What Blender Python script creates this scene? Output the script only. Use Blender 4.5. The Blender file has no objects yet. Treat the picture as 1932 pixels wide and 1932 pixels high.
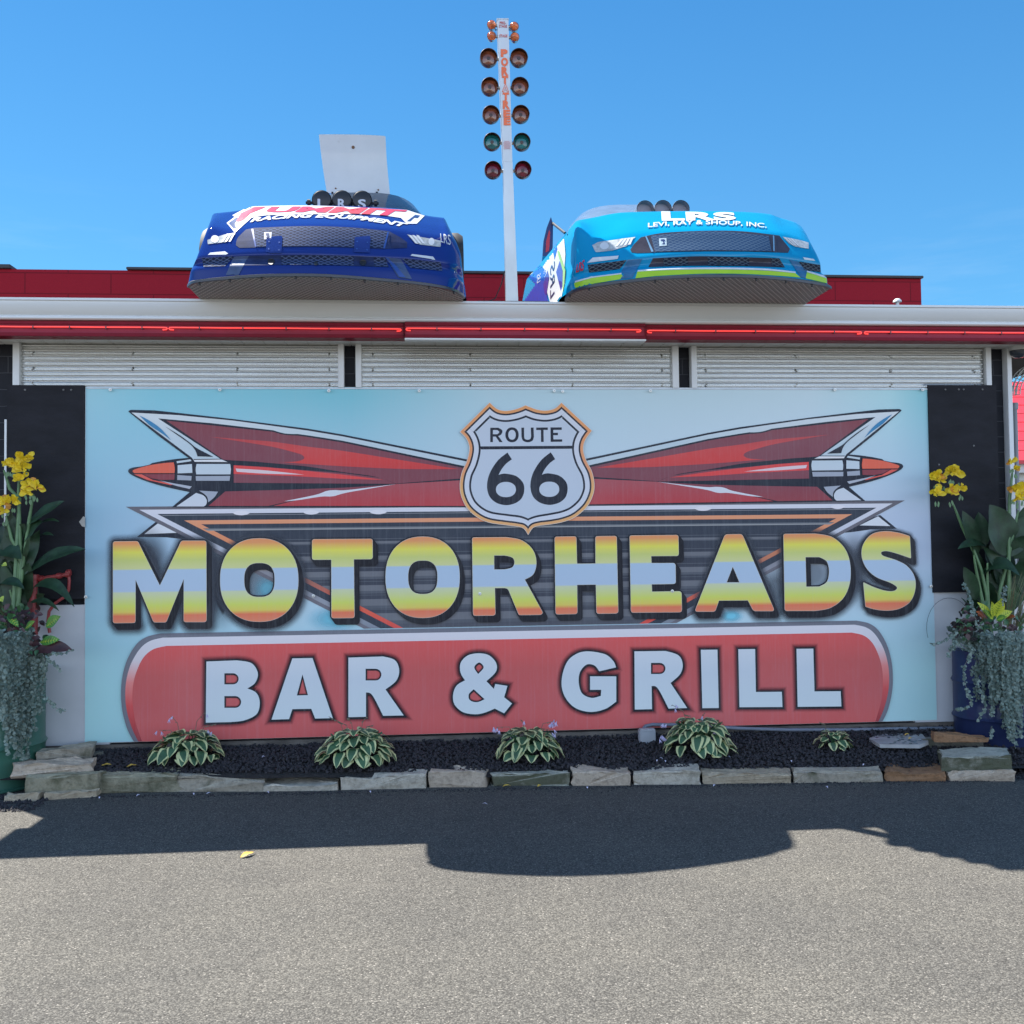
import bpy, bmesh, math, random
from math import sin, cos, pi, radians, sqrt, atan2
from mathutils import Vector, Matrix, noise
from mathutils.geometry import tessellate_polygon
from mathutils.bvhtree import BVHTree

# ------------------------------------------------------------------ camera, world, sun, exposure
SC = bpy.context.scene
COL = SC.collection
F = 1936.0                                    # focal length, in 1932-pixel-wide picture units
CAM = Vector((-0.635, -6.607, 1.392))
YAW, PIT, ROLL = radians(4.86), radians(1.92), radians(-0.67)
FW = Vector((sin(YAW)*cos(PIT), cos(YAW)*cos(PIT), sin(PIT)))
R0 = Vector((cos(YAW), -sin(YAW), 0)); U0 = R0.cross(FW)
R2 = R0*cos(ROLL) + U0*sin(ROLL); U2 = -R0*sin(ROLL) + U0*cos(ROLL)
cd = bpy.data.cameras.new('camera'); cam = bpy.data.objects.new('camera', cd); COL.objects.link(cam)
cd.sensor_width = 36; cd.lens = 36*F/1932; cd.clip_start = 0.05; cd.clip_end = 2000
cam.matrix_world = Matrix(((R2.x, U2.x, -FW.x, CAM.x), (R2.y, U2.y, -FW.y, CAM.y), (R2.z, U2.z, -FW.z, CAM.z), (0, 0, 0, 1)))
SC.camera = cam

SUNDIR = Vector((-0.46, 0.46, 1.0)).normalized()      # towards the sun: behind the roof, to the left
w = bpy.data.worlds.new('World'); SC.world = w; w.use_nodes = True
nt = w.node_tree; bg = nt.nodes['Background']
sky = nt.nodes.new('ShaderNodeTexSky'); sky.sky_type = 'NISHITA'; sky.sun_disc = False
sky.sun_elevation = math.asin(SUNDIR.z); sky.sun_rotation = atan2(SUNDIR.x, SUNDIR.y)
sky.air_density = 1.0; sky.dust_density = 0.25; sky.ozone_density = 1.6; sky.altitude = 200
def vm(op, a, b_):
    n = nt.nodes.new('ShaderNodeVectorMath'); n.operation = op
    for i, x in enumerate((a, b_)):
        if hasattr(x, 'links'): nt.links.new(x, n.inputs[i])
        else: n.inputs[i].default_value = x
    return n.outputs[0]
gm = nt.nodes.new('ShaderNodeGamma'); gm.inputs[1].default_value = 0.5
nt.links.new(vm('MULTIPLY', sky.outputs[0], (1/2.0, 1/3.2, 1/5.0)), gm.inputs[0])
tc = nt.nodes.new('ShaderNodeTexCoord'); sx = nt.nodes.new('ShaderNodeSeparateXYZ'); nt.links.new(tc.outputs['Generated'], sx.inputs[0])
mr = nt.nodes.new('ShaderNodeMapRange'); mr.interpolation_type = 'SMOOTHSTEP'; nt.links.new(sx.outputs['Y'], mr.inputs[0])
mr.inputs[1].default_value = 0.35; mr.inputs[2].default_value = -0.6        # brighter, paler sky added behind the viewer to fill the shaded front
tn = nt.nodes.new('ShaderNodeMix'); tn.data_type = 'RGBA'; nt.links.new(mr.outputs[0], tn.inputs[0])
SKY_FRONT = (0.60, 1.95, 3.6); SKY_BACK = (1.2, 2.2, 3.7); FILL_BACK = (5.6, 7.3, 10.4); SKY_HIGH = (0.30, 1.34, 3.05)
mz = nt.nodes.new('ShaderNodeMapRange'); mz.interpolation_type = 'SMOOTHSTEP'; nt.links.new(sx.outputs['Z'], mz.inputs[0]); mz.inputs[1].default_value = 0.75; mz.inputs[2].default_value = 0.05
hb = nt.nodes.new('ShaderNodeMix'); hb.data_type = 'RGBA'; nt.links.new(mz.outputs[0], hb.inputs[0]); hb.inputs[6].default_value = (*SKY_BACK, 1); hb.inputs[7].default_value = (*FILL_BACK, 1)
me_ = nt.nodes.new('ShaderNodeMapRange'); nt.links.new(sx.outputs['Z'], me_.inputs[0]); me_.inputs[1].default_value = 0.14; me_.inputs[2].default_value = 0.52
fm = nt.nodes.new('ShaderNodeMix'); fm.data_type = 'RGBA'; nt.links.new(me_.outputs[0], fm.inputs[0]); fm.inputs[6].default_value = (*SKY_FRONT, 1); fm.inputs[7].default_value = (*SKY_HIGH, 1)
# a few thin, far cirrus wisps low in the sky
wm = nt.nodes.new('ShaderNodeMapping'); wm.inputs['Scale'].default_value = (2.2, 2.2, 16); wm.inputs['Rotation'].default_value = (0.0, 0.06, 0); nt.links.new(tc.outputs['Generated'], wm.inputs[0])
wn = nt.nodes.new('ShaderNodeTexNoise'); wn.inputs['Scale'].default_value = 2.3; wn.inputs['Detail'].default_value = 7; wn.inputs['Roughness'].default_value = 0.62; nt.links.new(wm.outputs[0], wn.inputs['Vector'])
wr = nt.nodes.new('ShaderNodeMapRange'); nt.links.new(wn.outputs['Fac'], wr.inputs[0]); wr.inputs[1].default_value = 0.55; wr.inputs[2].default_value = 0.85; wr.inputs[4].default_value = 0.18
wz = nt.nodes.new('ShaderNodeMapRange'); nt.links.new(sx.outputs['Z'], wz.inputs[0]); wz.inputs[1].default_value = 0.34; wz.inputs[2].default_value = 0.20
wq = nt.nodes.new('ShaderNodeMath'); wq.operation = 'MULTIPLY'; nt.links.new(wr.outputs[0], wq.inputs[0]); nt.links.new(wz.outputs[0], wq.inputs[1])
cw = nt.nodes.new('ShaderNodeMix'); cw.data_type = 'RGBA'; nt.links.new(wq.outputs[0], cw.inputs[0]); nt.links.new(fm.outputs[2], cw.inputs[6]); cw.inputs[7].default_value = (2.6, 3.3, 4.0, 1)
nt.links.new(cw.outputs[2], tn.inputs[6]); nt.links.new(hb.outputs[2], tn.inputs[7])
nt.links.new(vm('MULTIPLY', gm.outputs[0], tn.outputs[2]), bg.inputs[0]); bg.inputs[1].default_value = 0.10
sl = bpy.data.lights.new('sun', 'SUN'); sl.energy = 5.0; sl.angle = radians(0.5); sl.color = (1.0, 0.95, 0.87)
so = bpy.data.objects.new('sun', sl); COL.objects.link(so); so.location = (-4, 4, 9)
so.rotation_euler = SUNDIR.to_track_quat('Z', 'Y').to_euler()
SC.view_settings.view_transform = 'Standard'; SC.view_settings.look = 'None'
SC.view_settings.exposure = 1.4; SC.view_settings.gamma = 1.0

# ------------------------------------------------------------------ measuring helpers
def ray(px, py): return FW + R2*((px-966)/F) - U2*((py-966)/F)
def aty(px, py, Y):
    d = ray(px, py); return CAM + d*((Y-CAM.y)/d.y)
def atz(px, py, Z):
    d = ray(px, py); return CAM + d*((Z-CAM.z)/d.z)
K = 0.64573
def zoomf(ox, oy, s): return lambda x, y: ((ox+x/s)*K, (oy+y/s)*K)
Z1 = zoomf(300, 1130, 2.5086); Z2 = zoomf(900, 1130, 2.5086); Z4 = zoomf(1500, 1130, 2.5086); Z5 = zoomf(2100, 1130, 2.5086)
Z3 = zoomf(1300, 1130, 3.864); Z6 = zoomf(300, 1800, 1.7564); Z7 = zoomf(1300, 1800, 1.7564)
ZB = zoomf(500, 350, 2.1467); ZC = zoomf(1500, 500, 1.932); ZP = zoomf(1380, 30, 3.645)
ZL = zoomf(0, 1280, 1.7575); ZR = zoomf(2600, 1280, 1.755)
IDN = lambda x, y: (x, y)

# ------------------------------------------------------------------ materials
def lin(c):
    c = c/255.0
    return c/12.92 if c <= 0.04045 else ((c+0.055)/1.055)**2.4
ILL = (0.54, 0.715, 0.99)
def ob(r, g, b): return tuple(min(0.85, lin(v)/i) for v, i in zip((r, g, b), ILL))
def raw(r, g, b): return (lin(r), lin(g), lin(b))
MATS = {}
def newmat(name):
    m = bpy.data.materials.new(name); m.use_nodes = True
    return m, m.node_tree, m.node_tree.nodes['Principled BSDF']
def N(nt, t, **kw):
    n = nt.nodes.new(t)
    for k, v in kw.items(): setattr(n, k, v)
    return n
def mixc(nt, a, b, fac, mode='MIX'):
    n = N(nt, 'ShaderNodeMix', data_type='RGBA', blend_type=mode)
    for sock, v in ((n.inputs[0], fac), (n.inputs[6], a), (n.inputs[7], b)):
        if hasattr(v, 'links'): nt.links.new(v, sock)
        elif isinstance(v, (int, float)): sock.default_value = v
        else: sock.default_value = (*v, 1)
    return n.outputs[2]
def pos_map(nt, scale):
    g = N(nt, 'ShaderNodeNewGeometry'); mp = N(nt, 'ShaderNodeMapping'); mp.inputs['Scale'].default_value = scale
    nt.links.new(g.outputs['Position'], mp.inputs[0]); return mp.outputs[0]
def noise_n(nt, vec, scale, detail=3, rough=0.6):
    n = N(nt, 'ShaderNodeTexNoise'); n.inputs['Scale'].default_value = scale; n.inputs['Detail'].default_value = detail
    n.inputs['Roughness'].default_value = rough; nt.links.new(vec, n.inputs['Vector']); return n.outputs['Fac']
def ramp(nt, fac, stops, interp='LINEAR'):
    r = N(nt, 'ShaderNodeValToRGB'); r.color_ramp.interpolation = interp; nt.links.new(fac, r.inputs[0])
    e = r.color_ramp.elements
    while len(e) < len(stops): e.new(0.5)
    for el, (p, c) in zip(e, stops): el.position = p; el.color = (*c, 1) if len(c) == 3 else c
    return r.outputs[0]
def maprange(nt, v, a, b, c=0, d=1):
    m = N(nt, 'ShaderNodeMapRange'); nt.links.new(v, m.inputs[0])
    for i, x in zip((1, 2, 3, 4), (a, b, c, d)): m.inputs[i].default_value = x
    return m.outputs[0]
def bump(nt, bs, h, dist=0.01, strength=1.0):
    b = N(nt, 'ShaderNodeBump'); b.inputs['Distance'].default_value = dist; b.inputs['Strength'].default_value = strength
    nt.links.new(h, b.inputs['Height']); nt.links.new(b.outputs[0], bs.inputs['Normal'])
def mat(name, col, rough=0.6, metal=0.0, var=0.15, vs=12.0, stretch=(1, 1, 1), bmp=0.0, bs=60.0, spec=0.5, coat=0.0, dirt=None):
    """plain surface with tonal variation and optional bump"""
    if name in MATS: return MATS[name]
    m, nt, b = newmat(name)
    v = pos_map(nt, stretch)
    n = noise_n(nt, v, vs, 4)
    c = mixc(nt, tuple(x*(1-var) for x in col), tuple(min(1, x*(1+var)) for x in col), maprange(nt, n, 0.3, 0.7))
    if dirt:
        n2 = noise_n(nt, v, dirt[1], 5, 0.7)
        c = mixc(nt, c, dirt[0], maprange(nt, n2, dirt[2], dirt[2]+0.12))
    nt.links.new(c, b.inputs['Base Color'])
    b.inputs['Roughness'].default_value = rough; b.inputs['Metallic'].default_value = metal
    b.inputs['Specular IOR Level'].default_value = 0.08 if coat else spec; b.inputs['Coat Weight'].default_value = coat
    if bmp: bump(nt, b, noise_n(nt, v, bs, 4), bmp)
    MATS[name] = m; return m
def print_tail(m, nt, b, c):
    """weathered ink on fluted plastic sheet: thin vertical streaks and faint fading"""
    v = pos_map(nt, (26, 1, 0.7)); n = noise_n(nt, v, 2.2, 4, 0.7)
    v2 = pos_map(nt, (1, 1, 1)); n2 = noise_n(nt, v2, 1.3, 5, 0.6)
    c = mixc(nt, c, (0.55, 0.60, 0.63), maprange(nt, n, 0.5, 0.85, 0.0, 0.10))
    v3 = pos_map(nt, (150, 1, 25)); n3 = noise_n(nt, v3, 1.0, 2, 0.5)
    c = mixc(nt, c, (0.5, 0.5, 0.5), maprange(nt, n3, 0.35, 0.8, 0.0, 0.035))
    c = mixc(nt, c, (0.62, 0.62, 0.60), maprange(nt, n2, 0.5, 0.8, 0.0, 0.06))
    nt.links.new(c, b.inputs['Base Color']); b.inputs['Roughness'].default_value = 0.5; b.inputs['Specular IOR Level'].default_value = 0.15
def pm(rgb, name=None):
    key = 'print_%d_%d_%d' % rgb
    if key in MATS: return MATS[key]
    m, nt, b = newmat(key); r = N(nt, 'ShaderNodeRGB'); r.outputs[0].default_value = (*ob(*rgb), 1)
    print_tail(m, nt, b, r.outputs[0]); MATS[key] = m; return m
def pgrad(key, stops, axis='Z'):
    """ink gradient along one axis; stops = [(coordinate, rgb)]"""
    if key in MATS: return MATS[key]
    m, nt, b = newmat('print_' + key); stops = sorted(stops)
    g = N(nt, 'ShaderNodeNewGeometry'); s = N(nt, 'ShaderNodeSeparateXYZ'); nt.links.new(g.outputs['Position'], s.inputs[0])
    a, z = stops[0][0], stops[-1][0]
    f = maprange(nt, s.outputs[axis], a, z)
    c = ramp(nt, f, [((p-a)/(z-a), ob(*col)) for p, col in stops])
    print_tail(m, nt, b, c); MATS[key] = m; return m

# ------------------------------------------------------------------ objects
def put(o, label=None, cat=None, group=None, kind=None):
    if label: o['label'] = label
    if cat: o['category'] = cat
    if group: o['group'] = group
    if kind: o['kind'] = kind
    return o
def thing(name, label, cat, loc=(0, 0, 0), group=None):
    o = bpy.data.objects.new(name, None); COL.objects.link(o); o.location = loc; o.empty_display_size = 0.1
    return put(o, label, cat, group)
def wloc(p):
    v = Vector((0, 0, 0))
    while p is not None: v = v + p.location; p = p.parent
    return v
class MB:
    def __init__(s): s.v = []; s.f = []; s.m = []; s.mats = []
    def mi(s, m):
        if m not in s.mats: s.mats.append(m)
        return s.mats.index(m)
    def add(s, vs, fs, m=None):
        k = len(s.v); s.v += [tuple(p) for p in vs]; i = s.mi(m) if m else 0
        for f in fs: s.f.append(tuple(k+a for a in f)); s.m.append(i)
        return s
    def box(s, a, b, m=None, ch=0.0):
        (x0, y0, z0), (x1, y1, z1) = a, b
        if ch <= 0:
            vs = [(x, y, z) for x in (x0, x1) for y in (y0, y1) for z in (z0, z1)]
            return s.add(vs, [(0, 1, 3, 2), (4, 6, 7, 5), (0, 4, 5, 1), (2, 3, 7, 6), (0, 2, 6, 4), (1, 5, 7, 3)], m)
        bm = bmesh.new(); bmesh.ops.create_cube(bm, size=1)
        for v in bm.verts: v.co = Vector(((x0+x1)/2+v.co.x*(x1-x0), (y0+y1)/2+v.co.y*(y1-y0), (z0+z1)/2+v.co.z*(z1-z0)))
        bmesh.ops.bevel(bm, geom=bm.edges[:], offset=ch, segments=2, affect='EDGES')
        bm.verts.index_update()
        s.add([v.co for v in bm.verts], [[v.index for v in f.verts] for f in bm.faces], m); bm.free(); return s
    def tube(s, pts, r, m=None, n=10, cap=True):
        pts = [Vector(p) for p in pts]; rs = r if isinstance(r, (list, tuple)) else [r]*len(pts); k = len(s.v); i = s.mi(m) if m else 0
        ref = None
        for j, p in enumerate(pts):
            t = (pts[min(j+1, len(pts)-1)]-pts[max(j-1, 0)]).normalized()
            if ref is None: ref = t.cross(Vector((0, 0, 1)) if abs(t.z) < 0.9 else Vector((1, 0, 0))).normalized()
            ref = (ref - t*ref.dot(t)).normalized(); q = t.cross(ref)
            for a in range(n):
                an = 2*pi*a/n; s.v.append(tuple(p+(ref*cos(an)+q*sin(an))*rs[j]))
        for j in range(len(pts)-1):
            for a in range(n):
                b = (a+1) % n; s.f.append((k+j*n+a, k+j*n+b, k+(j+1)*n+b, k+(j+1)*n+a)); s.m.append(i)
        if cap:
            s.f.append(tuple(k+a for a in range(n))[::-1]); s.m.append(i)
            s.f.append(tuple(k+(len(pts)-1)*n+a for a in range(n))); s.m.append(i)
        return s
    def lathe(s, prof, c, ax, m=None, n=28, sx=1.0):
        """profile (radius, height along ax) turned about ax at c"""
        ax = Vector(ax).normalized(); u = ax.cross(Vector((0, 0, 1)) if abs(ax.z) < 0.9 else Vector((1, 0, 0))).normalized(); q = ax.cross(u); c = Vector(c)
        vs = []
        for r_, h in prof:
            for a in range(n):
                an = 2*pi*a/n; vs.append(c+ax*h+(u*cos(an)+q*sin(an))*r_)
        fs = [(j*n+a, j*n+(a+1) % n, (j+1)*n+(a+1) % n, (j+1)*n+a) for j in range(len(prof)-1) for a in range(n)]
        return s.add(vs, fs, m)
    def build(s, name, m=None, parent=None, smooth=False, label=None):
        me = bpy.data.meshes.new(name); off = wloc(parent)
        me.from_pydata([(x-off.x, y-off.y, z-off.z) for x, y, z in s.v], [], s.f)
        for q in (s.mats or ([m] if m else [])): me.materials.append(q)
        if s.mats: me.polygons.foreach_set('material_index', s.m)
        me.validate(); bm = bmesh.new(); bm.from_mesh(me)
        if not getattr(s, 'flat', False): bmesh.ops.recalc_face_normals(bm, faces=bm.faces)
        bm.to_mesh(me); bm.free()
        if smooth:
            me.polygons.foreach_set('use_smooth', [True]*len(me.polygons))
            me.set_sharp_from_angle(angle=radians(smooth if smooth > 1 else 40))
        o = bpy.data.objects.new(name, me); COL.objects.link(o); o.parent = parent
        if label: o['label'] = label
        return o

# ------------------------------------------------------------------ 2D outlines
def path(pts, n=7):
    """(x,y) sharp corner, (x,y,r) rounded corner, (x,y,'s') point on a smooth curve"""
    P = [(Vector((p[0], p[1])), (p[2] if len(p) > 2 else 0)) for p in pts]
    k = len(P); cor = [i for i, p in enumerate(P) if p[1] != 's']
    out = []
    def cr(a, b, c, d, t):
        return 0.5*((2*b)+(c-a)*t+(2*a-5*b+4*c-d)*t*t+(3*b-a-3*c+d)*t*t*t)
    if not cor:
        for i in range(k):
            a, b, c, d = (P[(i+j) % k][0] for j in (-1, 0, 1, 2))
            out += [(cr(a, b, c, d, t/n), 0) for t in range(n)]
    else:
        for q, i in enumerate(cor):
            j = cor[(q+1) % len(cor)]; j2 = j if j > i else j+k
            seq = [P[a % k][0] for a in range(i, j2+1)]
            out.append((seq[0], P[i][1]))
            if len(seq) > 2:
                for a in range(len(seq)-1):
                    s0 = seq[a-1] if a else seq[0]*2-seq[1]*1.0 if False else seq[max(a-1, 0)]
                    s3 = seq[min(a+2, len(seq)-1)]
                    for t in range(0 if a else 1, n):
                        if a == 0 and t == 0: continue
                        out.append((cr(s0, seq[a], seq[a+1], s3, t/n), 0))
    res = []
    L = len(out)
    for i, (p, r) in enumerate(out):
        if r:
            a, b = out[i-1][0], out[(i+1) % L][0]
            ra = min(r, (a-p).length*0.48); rb = min(r, (b-p).length*0.48)
            pa = p+(a-p).normalized()*ra; pb = p+(b-p).normalized()*rb
            for t in range(6):
                t = t/5; res.append(pa*(1-t)**2+p*2*t*(1-t)+pb*t*t)
        else: res.append(p)
    o = []
    for p in res:
        if not o or (p-o[-1]).length > 1e-4: o.append(p)
    if (o[0]-o[-1]).length < 1e-4: o.pop()
    return o
def ell(x0, x1, y0, y1, e=2.3, n=56):
    cx, cy, a, b = (x0+x1)/2, (y0+y1)/2, (x1-x0)/2, (y1-y0)/2
    return [Vector((cx+a*math.copysign(abs(cos(t))**(2/e), cos(t)), cy+b*math.copysign(abs(sin(t))**(2/e), sin(t)))) for t in [2*pi*i/n for i in range(n)]]
def area(l): return sum(a.x*b.y-b.x*a.y for a, b in zip(l, l[1:]+l[:1]))/2
def offs(l, d):
    """grow (d>0) or shrink a closed loop"""
    if abs(d) < 1e-9: return [p.copy() for p in l]
    s = 1 if area(l) > 0 else -1; o = []; n = len(l)
    for i in range(n):
        a, p, b = l[i-1], l[i], l[(i+1) % n]
        e1 = (p-a).normalized(); e2 = (b-p).normalized()
        n1 = Vector((e1.y, -e1.x))*s; n2 = Vector((e2.y, -e2.x))*s
        m = (n1+n2)
        if m.length < 1e-3: m = n1
        m.normalize(); c = max(0.35, m.dot(n1)); o.append(p+m*(d/c))
    return o
def tess(loops):
    vs = [Vector((p.x, p.y, 0)) for l in loops for p in l]
    tri = tessellate_polygon([[Vector((p.x, p.y, 0)) for p in l] for l in loops])
    return vs, [tuple(t) for t in tri]
def font_shape(txt, bold=0.0, shear=0.0, space=1.0):
    c = bpy.data.curves.new('lettering', 'FONT'); c.body = txt; c.size = 1; c.offset = bold; c.shear = shear; c.resolution_u = 4; c.space_character = space
    o = bpy.data.objects.new('lettering', c); COL.objects.link(o)
    dg = bpy.context.evaluated_depsgraph_get(); dg.update(); me = o.evaluated_get(dg).to_mesh()
    vs = [v.co.copy() for v in me.vertices]; fs = [tuple(p.vertices) for p in me.polygons]
    o.evaluated_get(dg).to_mesh_clear(); bpy.data.objects.remove(o); bpy.data.curves.remove(c)
    x0 = min(v.x for v in vs); x1 = max(v.x for v in vs); y0 = min(v.y for v in vs); y1 = max(v.y for v in vs)
    return [Vector(((v.x-x0)/(x1-x0), (v.y-y0)/(y1-y0), 0)) for v in vs], fs     # unit box, y up
# sign plane: the print lives on the board face y=0, in layers 0.2 mm apart
LAY = [0]
def S2(T, p): q = aty(*T(p[0], p[1]), 0.0); return Vector((q.x, q.z))
def sgl(T, loop): return [S2(T, p) for p in loop]
def lay(mb, loops, m, k):
    vs, fs = tess(loops); mb.add([(v.x, -0.0003*k-0.001, v.y) for v in vs], fs, m)

exec_parts = []
# ================================================================== SETTING
def rnd(a, b): return random.uniform(a, b)
random.seed(7)
# asphalt
m, nt, b = newmat('asphalt')
v = pos_map(nt, (1, 1, 1))
vor = N(nt, 'ShaderNodeTexVoronoi'); vor.inputs['Scale'].default_value = 185; vor.inputs['Randomness'].default_value = 1; nt.links.new(v, vor.inputs['Vector'])
sc = N(nt, 'ShaderNodeSeparateColor'); nt.links.new(vor.outputs['Color'], sc.inputs[0])
agg = ramp(nt, sc.outputs[0], [(0, (0.066, 0.063, 0.057)), (0.45, (0.105, 0.101, 0.091)), (0.8, (0.145, 0.139, 0.124)), (0.97, (0.18, 0.170, 0.148)), (1, (0.30, 0.28, 0.25))])
edge = maprange(nt, vor.outputs['Distance'], 0.35, 0.95, 0, 0.75)
c = mixc(nt, agg, (0.030, 0.029, 0.028), edge)
n1 = noise_n(nt, v, 1.1, 5, 0.6); n2 = noise_n(nt, v, 0.35, 3, 0.5)
c = mixc(nt, c, mixc(nt, (0.94, 0.94, 0.95), (1.12, 1.11, 1.09), maprange(nt, n1, 0.35, 0.68)), 1.0, 'MULTIPLY')
n9 = noise_n(nt, v, 9, 5, 0.7)
c = mixc(nt, c, (0.035, 0.035, 0.036), maprange(nt, n9, 0.66, 0.84, 0, 0.3))
ns = noise_n(nt, v, 2.6, 6, 0.7); c = mixc(nt, c, (0.05, 0.047, 0.043), maprange(nt, ns, 0.62, 0.76, 0, 0.42))
ns2 = noise_n(nt, pos_map(nt, (0.35, 3.0, 1)), 1.2, 5, 0.6); c = mixc(nt, c, (0.16, 0.15, 0.13), maprange(nt, ns2, 0.56, 0.75, 0, 0.22))
nt.links.new(c, b.inputs['Base Color']); b.inputs['Roughness'].default_value = 0.9; b.inputs['Specular IOR Level'].default_value = 0.12
inv = N(nt, 'ShaderNodeMath', operation='SUBTRACT'); inv.inputs[0].default_value = 1; nt.links.new(vor.outputs['Distance'], inv.inputs[1])
bump(nt, b, inv.outputs[0], 0.0025, 0.6)
ASPH = m
g = MB(); nx, ny = 60, 60
g.add([(-300, -300, 0), (300, -300, 0), (300, 300, 0), (-300, 300, 0)], [(0, 1, 2, 3)])
put(g.build('asphalt_ground', ASPH), kind='structure')

# planting bed soil
def bedz(x, y): return 0.045 + 0.105*max(0, min(1, (y+0.62)/0.62))**0.8 + 0.006*noise.noise(Vector((x*5, y*5, 1)))
SOIL = mat('dark_soil', (0.022, 0.02, 0.019), 0.95, var=0.4, vs=40, bmp=0.01, bs=90)
g = MB(); nx, ny = 160, 16; X0, X1 = -3.9, 3.6
def bedy0(x): return -0.56 - 0.055*(x+2.0)       # line of the stone edging
vs = [(X0+(X1-X0)*i/nx, (lambda x: bedy0(x)+0.06+(0.06-bedy0(x)-0.06)*j/ny)(X0+(X1-X0)*i/nx), 0) for i in range(nx+1) for j in range(ny+1)]
vs = [(x, y, bedz(x, y)) for x, y, z in vs]
g.add(vs, [(i*(ny+1)+j, (i+1)*(ny+1)+j, (i+1)*(ny+1)+j+1, i*(ny+1)+j+1) for i in range(nx) for j in range(ny)])
put(g.build('planting_bed', SOIL, smooth=60), kind='structure')
GRAV = mat('black_lava_rock', (0.028, 0.026, 0.030), 0.8, var=0.6, vs=90, bmp=0.003, bs=300)
g = MB(); OCT = [(1, 0, 0), (-1, 0, 0), (0, 1, 0), (0, -1, 0), (0, 0, 1), (0, 0, -1)]
OF = [(0, 2, 4), (2, 1, 4), (1, 3, 4), (3, 0, 4), (2, 0, 5), (1, 2, 5), (3, 1, 5), (0, 3, 5)]
for i in range(15000):
    x = rnd(-2.95, 3.3); y = rnd(bedy0(x)+0.12, 0.015); s = rnd(0.006, 0.016)
    c0 = Vector((x, y, bedz(x, y)+s*0.35+rnd(0, 0.012)))
    M = Matrix.Rotation(rnd(0, 6.3), 3, Vector((rnd(-1, 1), rnd(-1, 1), rnd(-1, 1)+0.01)).normalized())
    g.add([c0 + M @ Vector([q*s*rnd(0.6, 1.2) for q in p]) for p in OCT], OF)
for i in range(1500):
    x = rnd(2.7, 3.6) if i % 2 else rnd(-3.4, -2.75); y = rnd(-0.85, -0.45); s = rnd(0.006, 0.014); c0 = Vector((x, y, s*0.3))
    g.add([c0 + Vector([q*s*rnd(0.6, 1.2) for q in p]) for p in OCT], OF)
for i in range(1500):
    x = rnd(-2.7, 3.2); y = bedy0(x)-0.01-abs(random.gauss(0, 0.035))*(2.5 if i % 7 == 0 else 1); s = rnd(0.002, 0.006); c0 = Vector((x, y+0.0, s*0.4))
    g.add([c0 + Vector([q*s*rnd(0.6, 1.2) for q in p]) for p in OCT], OF)
put(g.build('black_gravel', GRAV), 'black crushed lava rock filling the bed in front of the sign', 'gravel', kind='stuff')

# ================================================================== BUILDING
GX0, GX1 = -3.95, 4.6
bld = thing('bar_building', 'low black block building with white gutter, soffit and corrugated metal upper panels', 'building', (0, 0.3, 0))
m, nt, b = newmat('black_painted_block')
bt = N(nt, 'ShaderNodeTexBrick'); bt.offset = 0.5; bt.inputs['Scale'].default_value = 1; bt.inputs['Mortar Size'].default_value = 0.004
bt.inputs['Brick Width'].default_value = 0.36; bt.inputs['Row Height'].default_value = 0.105; bt.inputs['Mortar Smooth'].default_value = 0.3
mp = N(nt, 'ShaderNodeMapping'); mp.inputs['Rotation'].default_value = (radians(90), 0, 0); g_ = N(nt, 'ShaderNodeNewGeometry')
nt.links.new(g_.outputs['Position'], mp.inputs[0]); nt.links.new(mp.outputs[0], bt.inputs['Vector'])
cc = mixc(nt, (0.012, 0.013, 0.018), (0.05, 0.052, 0.06), bt.outputs['Fac'])
nt.links.new(cc, b.inputs['Base Color']); b.inputs['Roughness'].default_value = 0.65; b.inputs['Specular IOR Level'].default_value = 0.25
inv = N(nt, 'ShaderNodeMath', operation='SUBTRACT'); inv.inputs[0].default_value = 1; nt.links.new(bt.outputs['Fac'], inv.inputs[1]); bump(nt, b, inv.outputs[0], 0.006)
BLK = m
WR = 3.335
g = MB(); g.box((GX0+0.25, 0.06, 0), (WR-0.03, 5.2, 2.72)); g.build('wall', BLK, bld)
WHT = mat('white_trim', (0.66, 0.67, 0.66), 0.45, var=0.08, vs=9, stretch=(1, 1, 0.4), dirt=((0.35, 0.34, 0.31), 7, 0.66))
GUT = mat('gutter_aluminium', (0.66, 0.67, 0.66), 0.32, var=0.04, vs=3, stretch=(0.3, 1, 2), spec=0.5, dirt=((0.45, 0.45, 0.43), 5, 0.7))
SOF = mat('soffit_vinyl', (0.62, 0.62, 0.60), 0.5, var=0.05)
ROOF = mat('black_roof_membrane', (0.03, 0.03, 0.032), 0.8, var=0.3, vs=3)
# gutter: moulded front profile swept in x
prof = [(-0.30, 2.775), (-0.335, 2.775), (-0.345, 2.782), (-0.345, 2.792), (-0.338, 2.80), (-0.352, 2.812), (-0.372, 2.85), (-0.378, 2.868), (-0.378, 2.876), (-0.388, 2.880), (-0.388, 2.893), (-0.380, 2.895), (-0.374, 2.890), (-0.30, 2.888)]
prof = [(y, z-0.001) for y, z in prof]
g = MB(); n = len(prof); xs = [GX0, -0.9, 1.9, GX1]
g.add([(x, y, z) for x in xs for y, z in prof], [(i*n+j, i*n+(j+1) % n, (i+1)*n+(j+1) % n, (i+1)*n+j) for i in range(len(xs)-1) for j in range(n)] + [tuple(range(n)), tuple(range((len(xs)-1)*n, len(xs)*n))[::-1]])
g.build('gutter', GUT, bld, smooth=25)
g = MB(); g.box((GX0, -0.30, 2.84), (GX1, 5.3, 2.886)); g.build('roof', ROOF, bld)
g = MB()                                            # soffit with lap grooves
x = GX0+0.02
while x < GX1-0.1:
    g.box((x, -0.20, 2.70), (x+0.128, 0.055, 2.712)); g.box((x+0.128, -0.20, 2.704), (x+0.135, 0.055, 2.711)); x += 0.135
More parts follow.
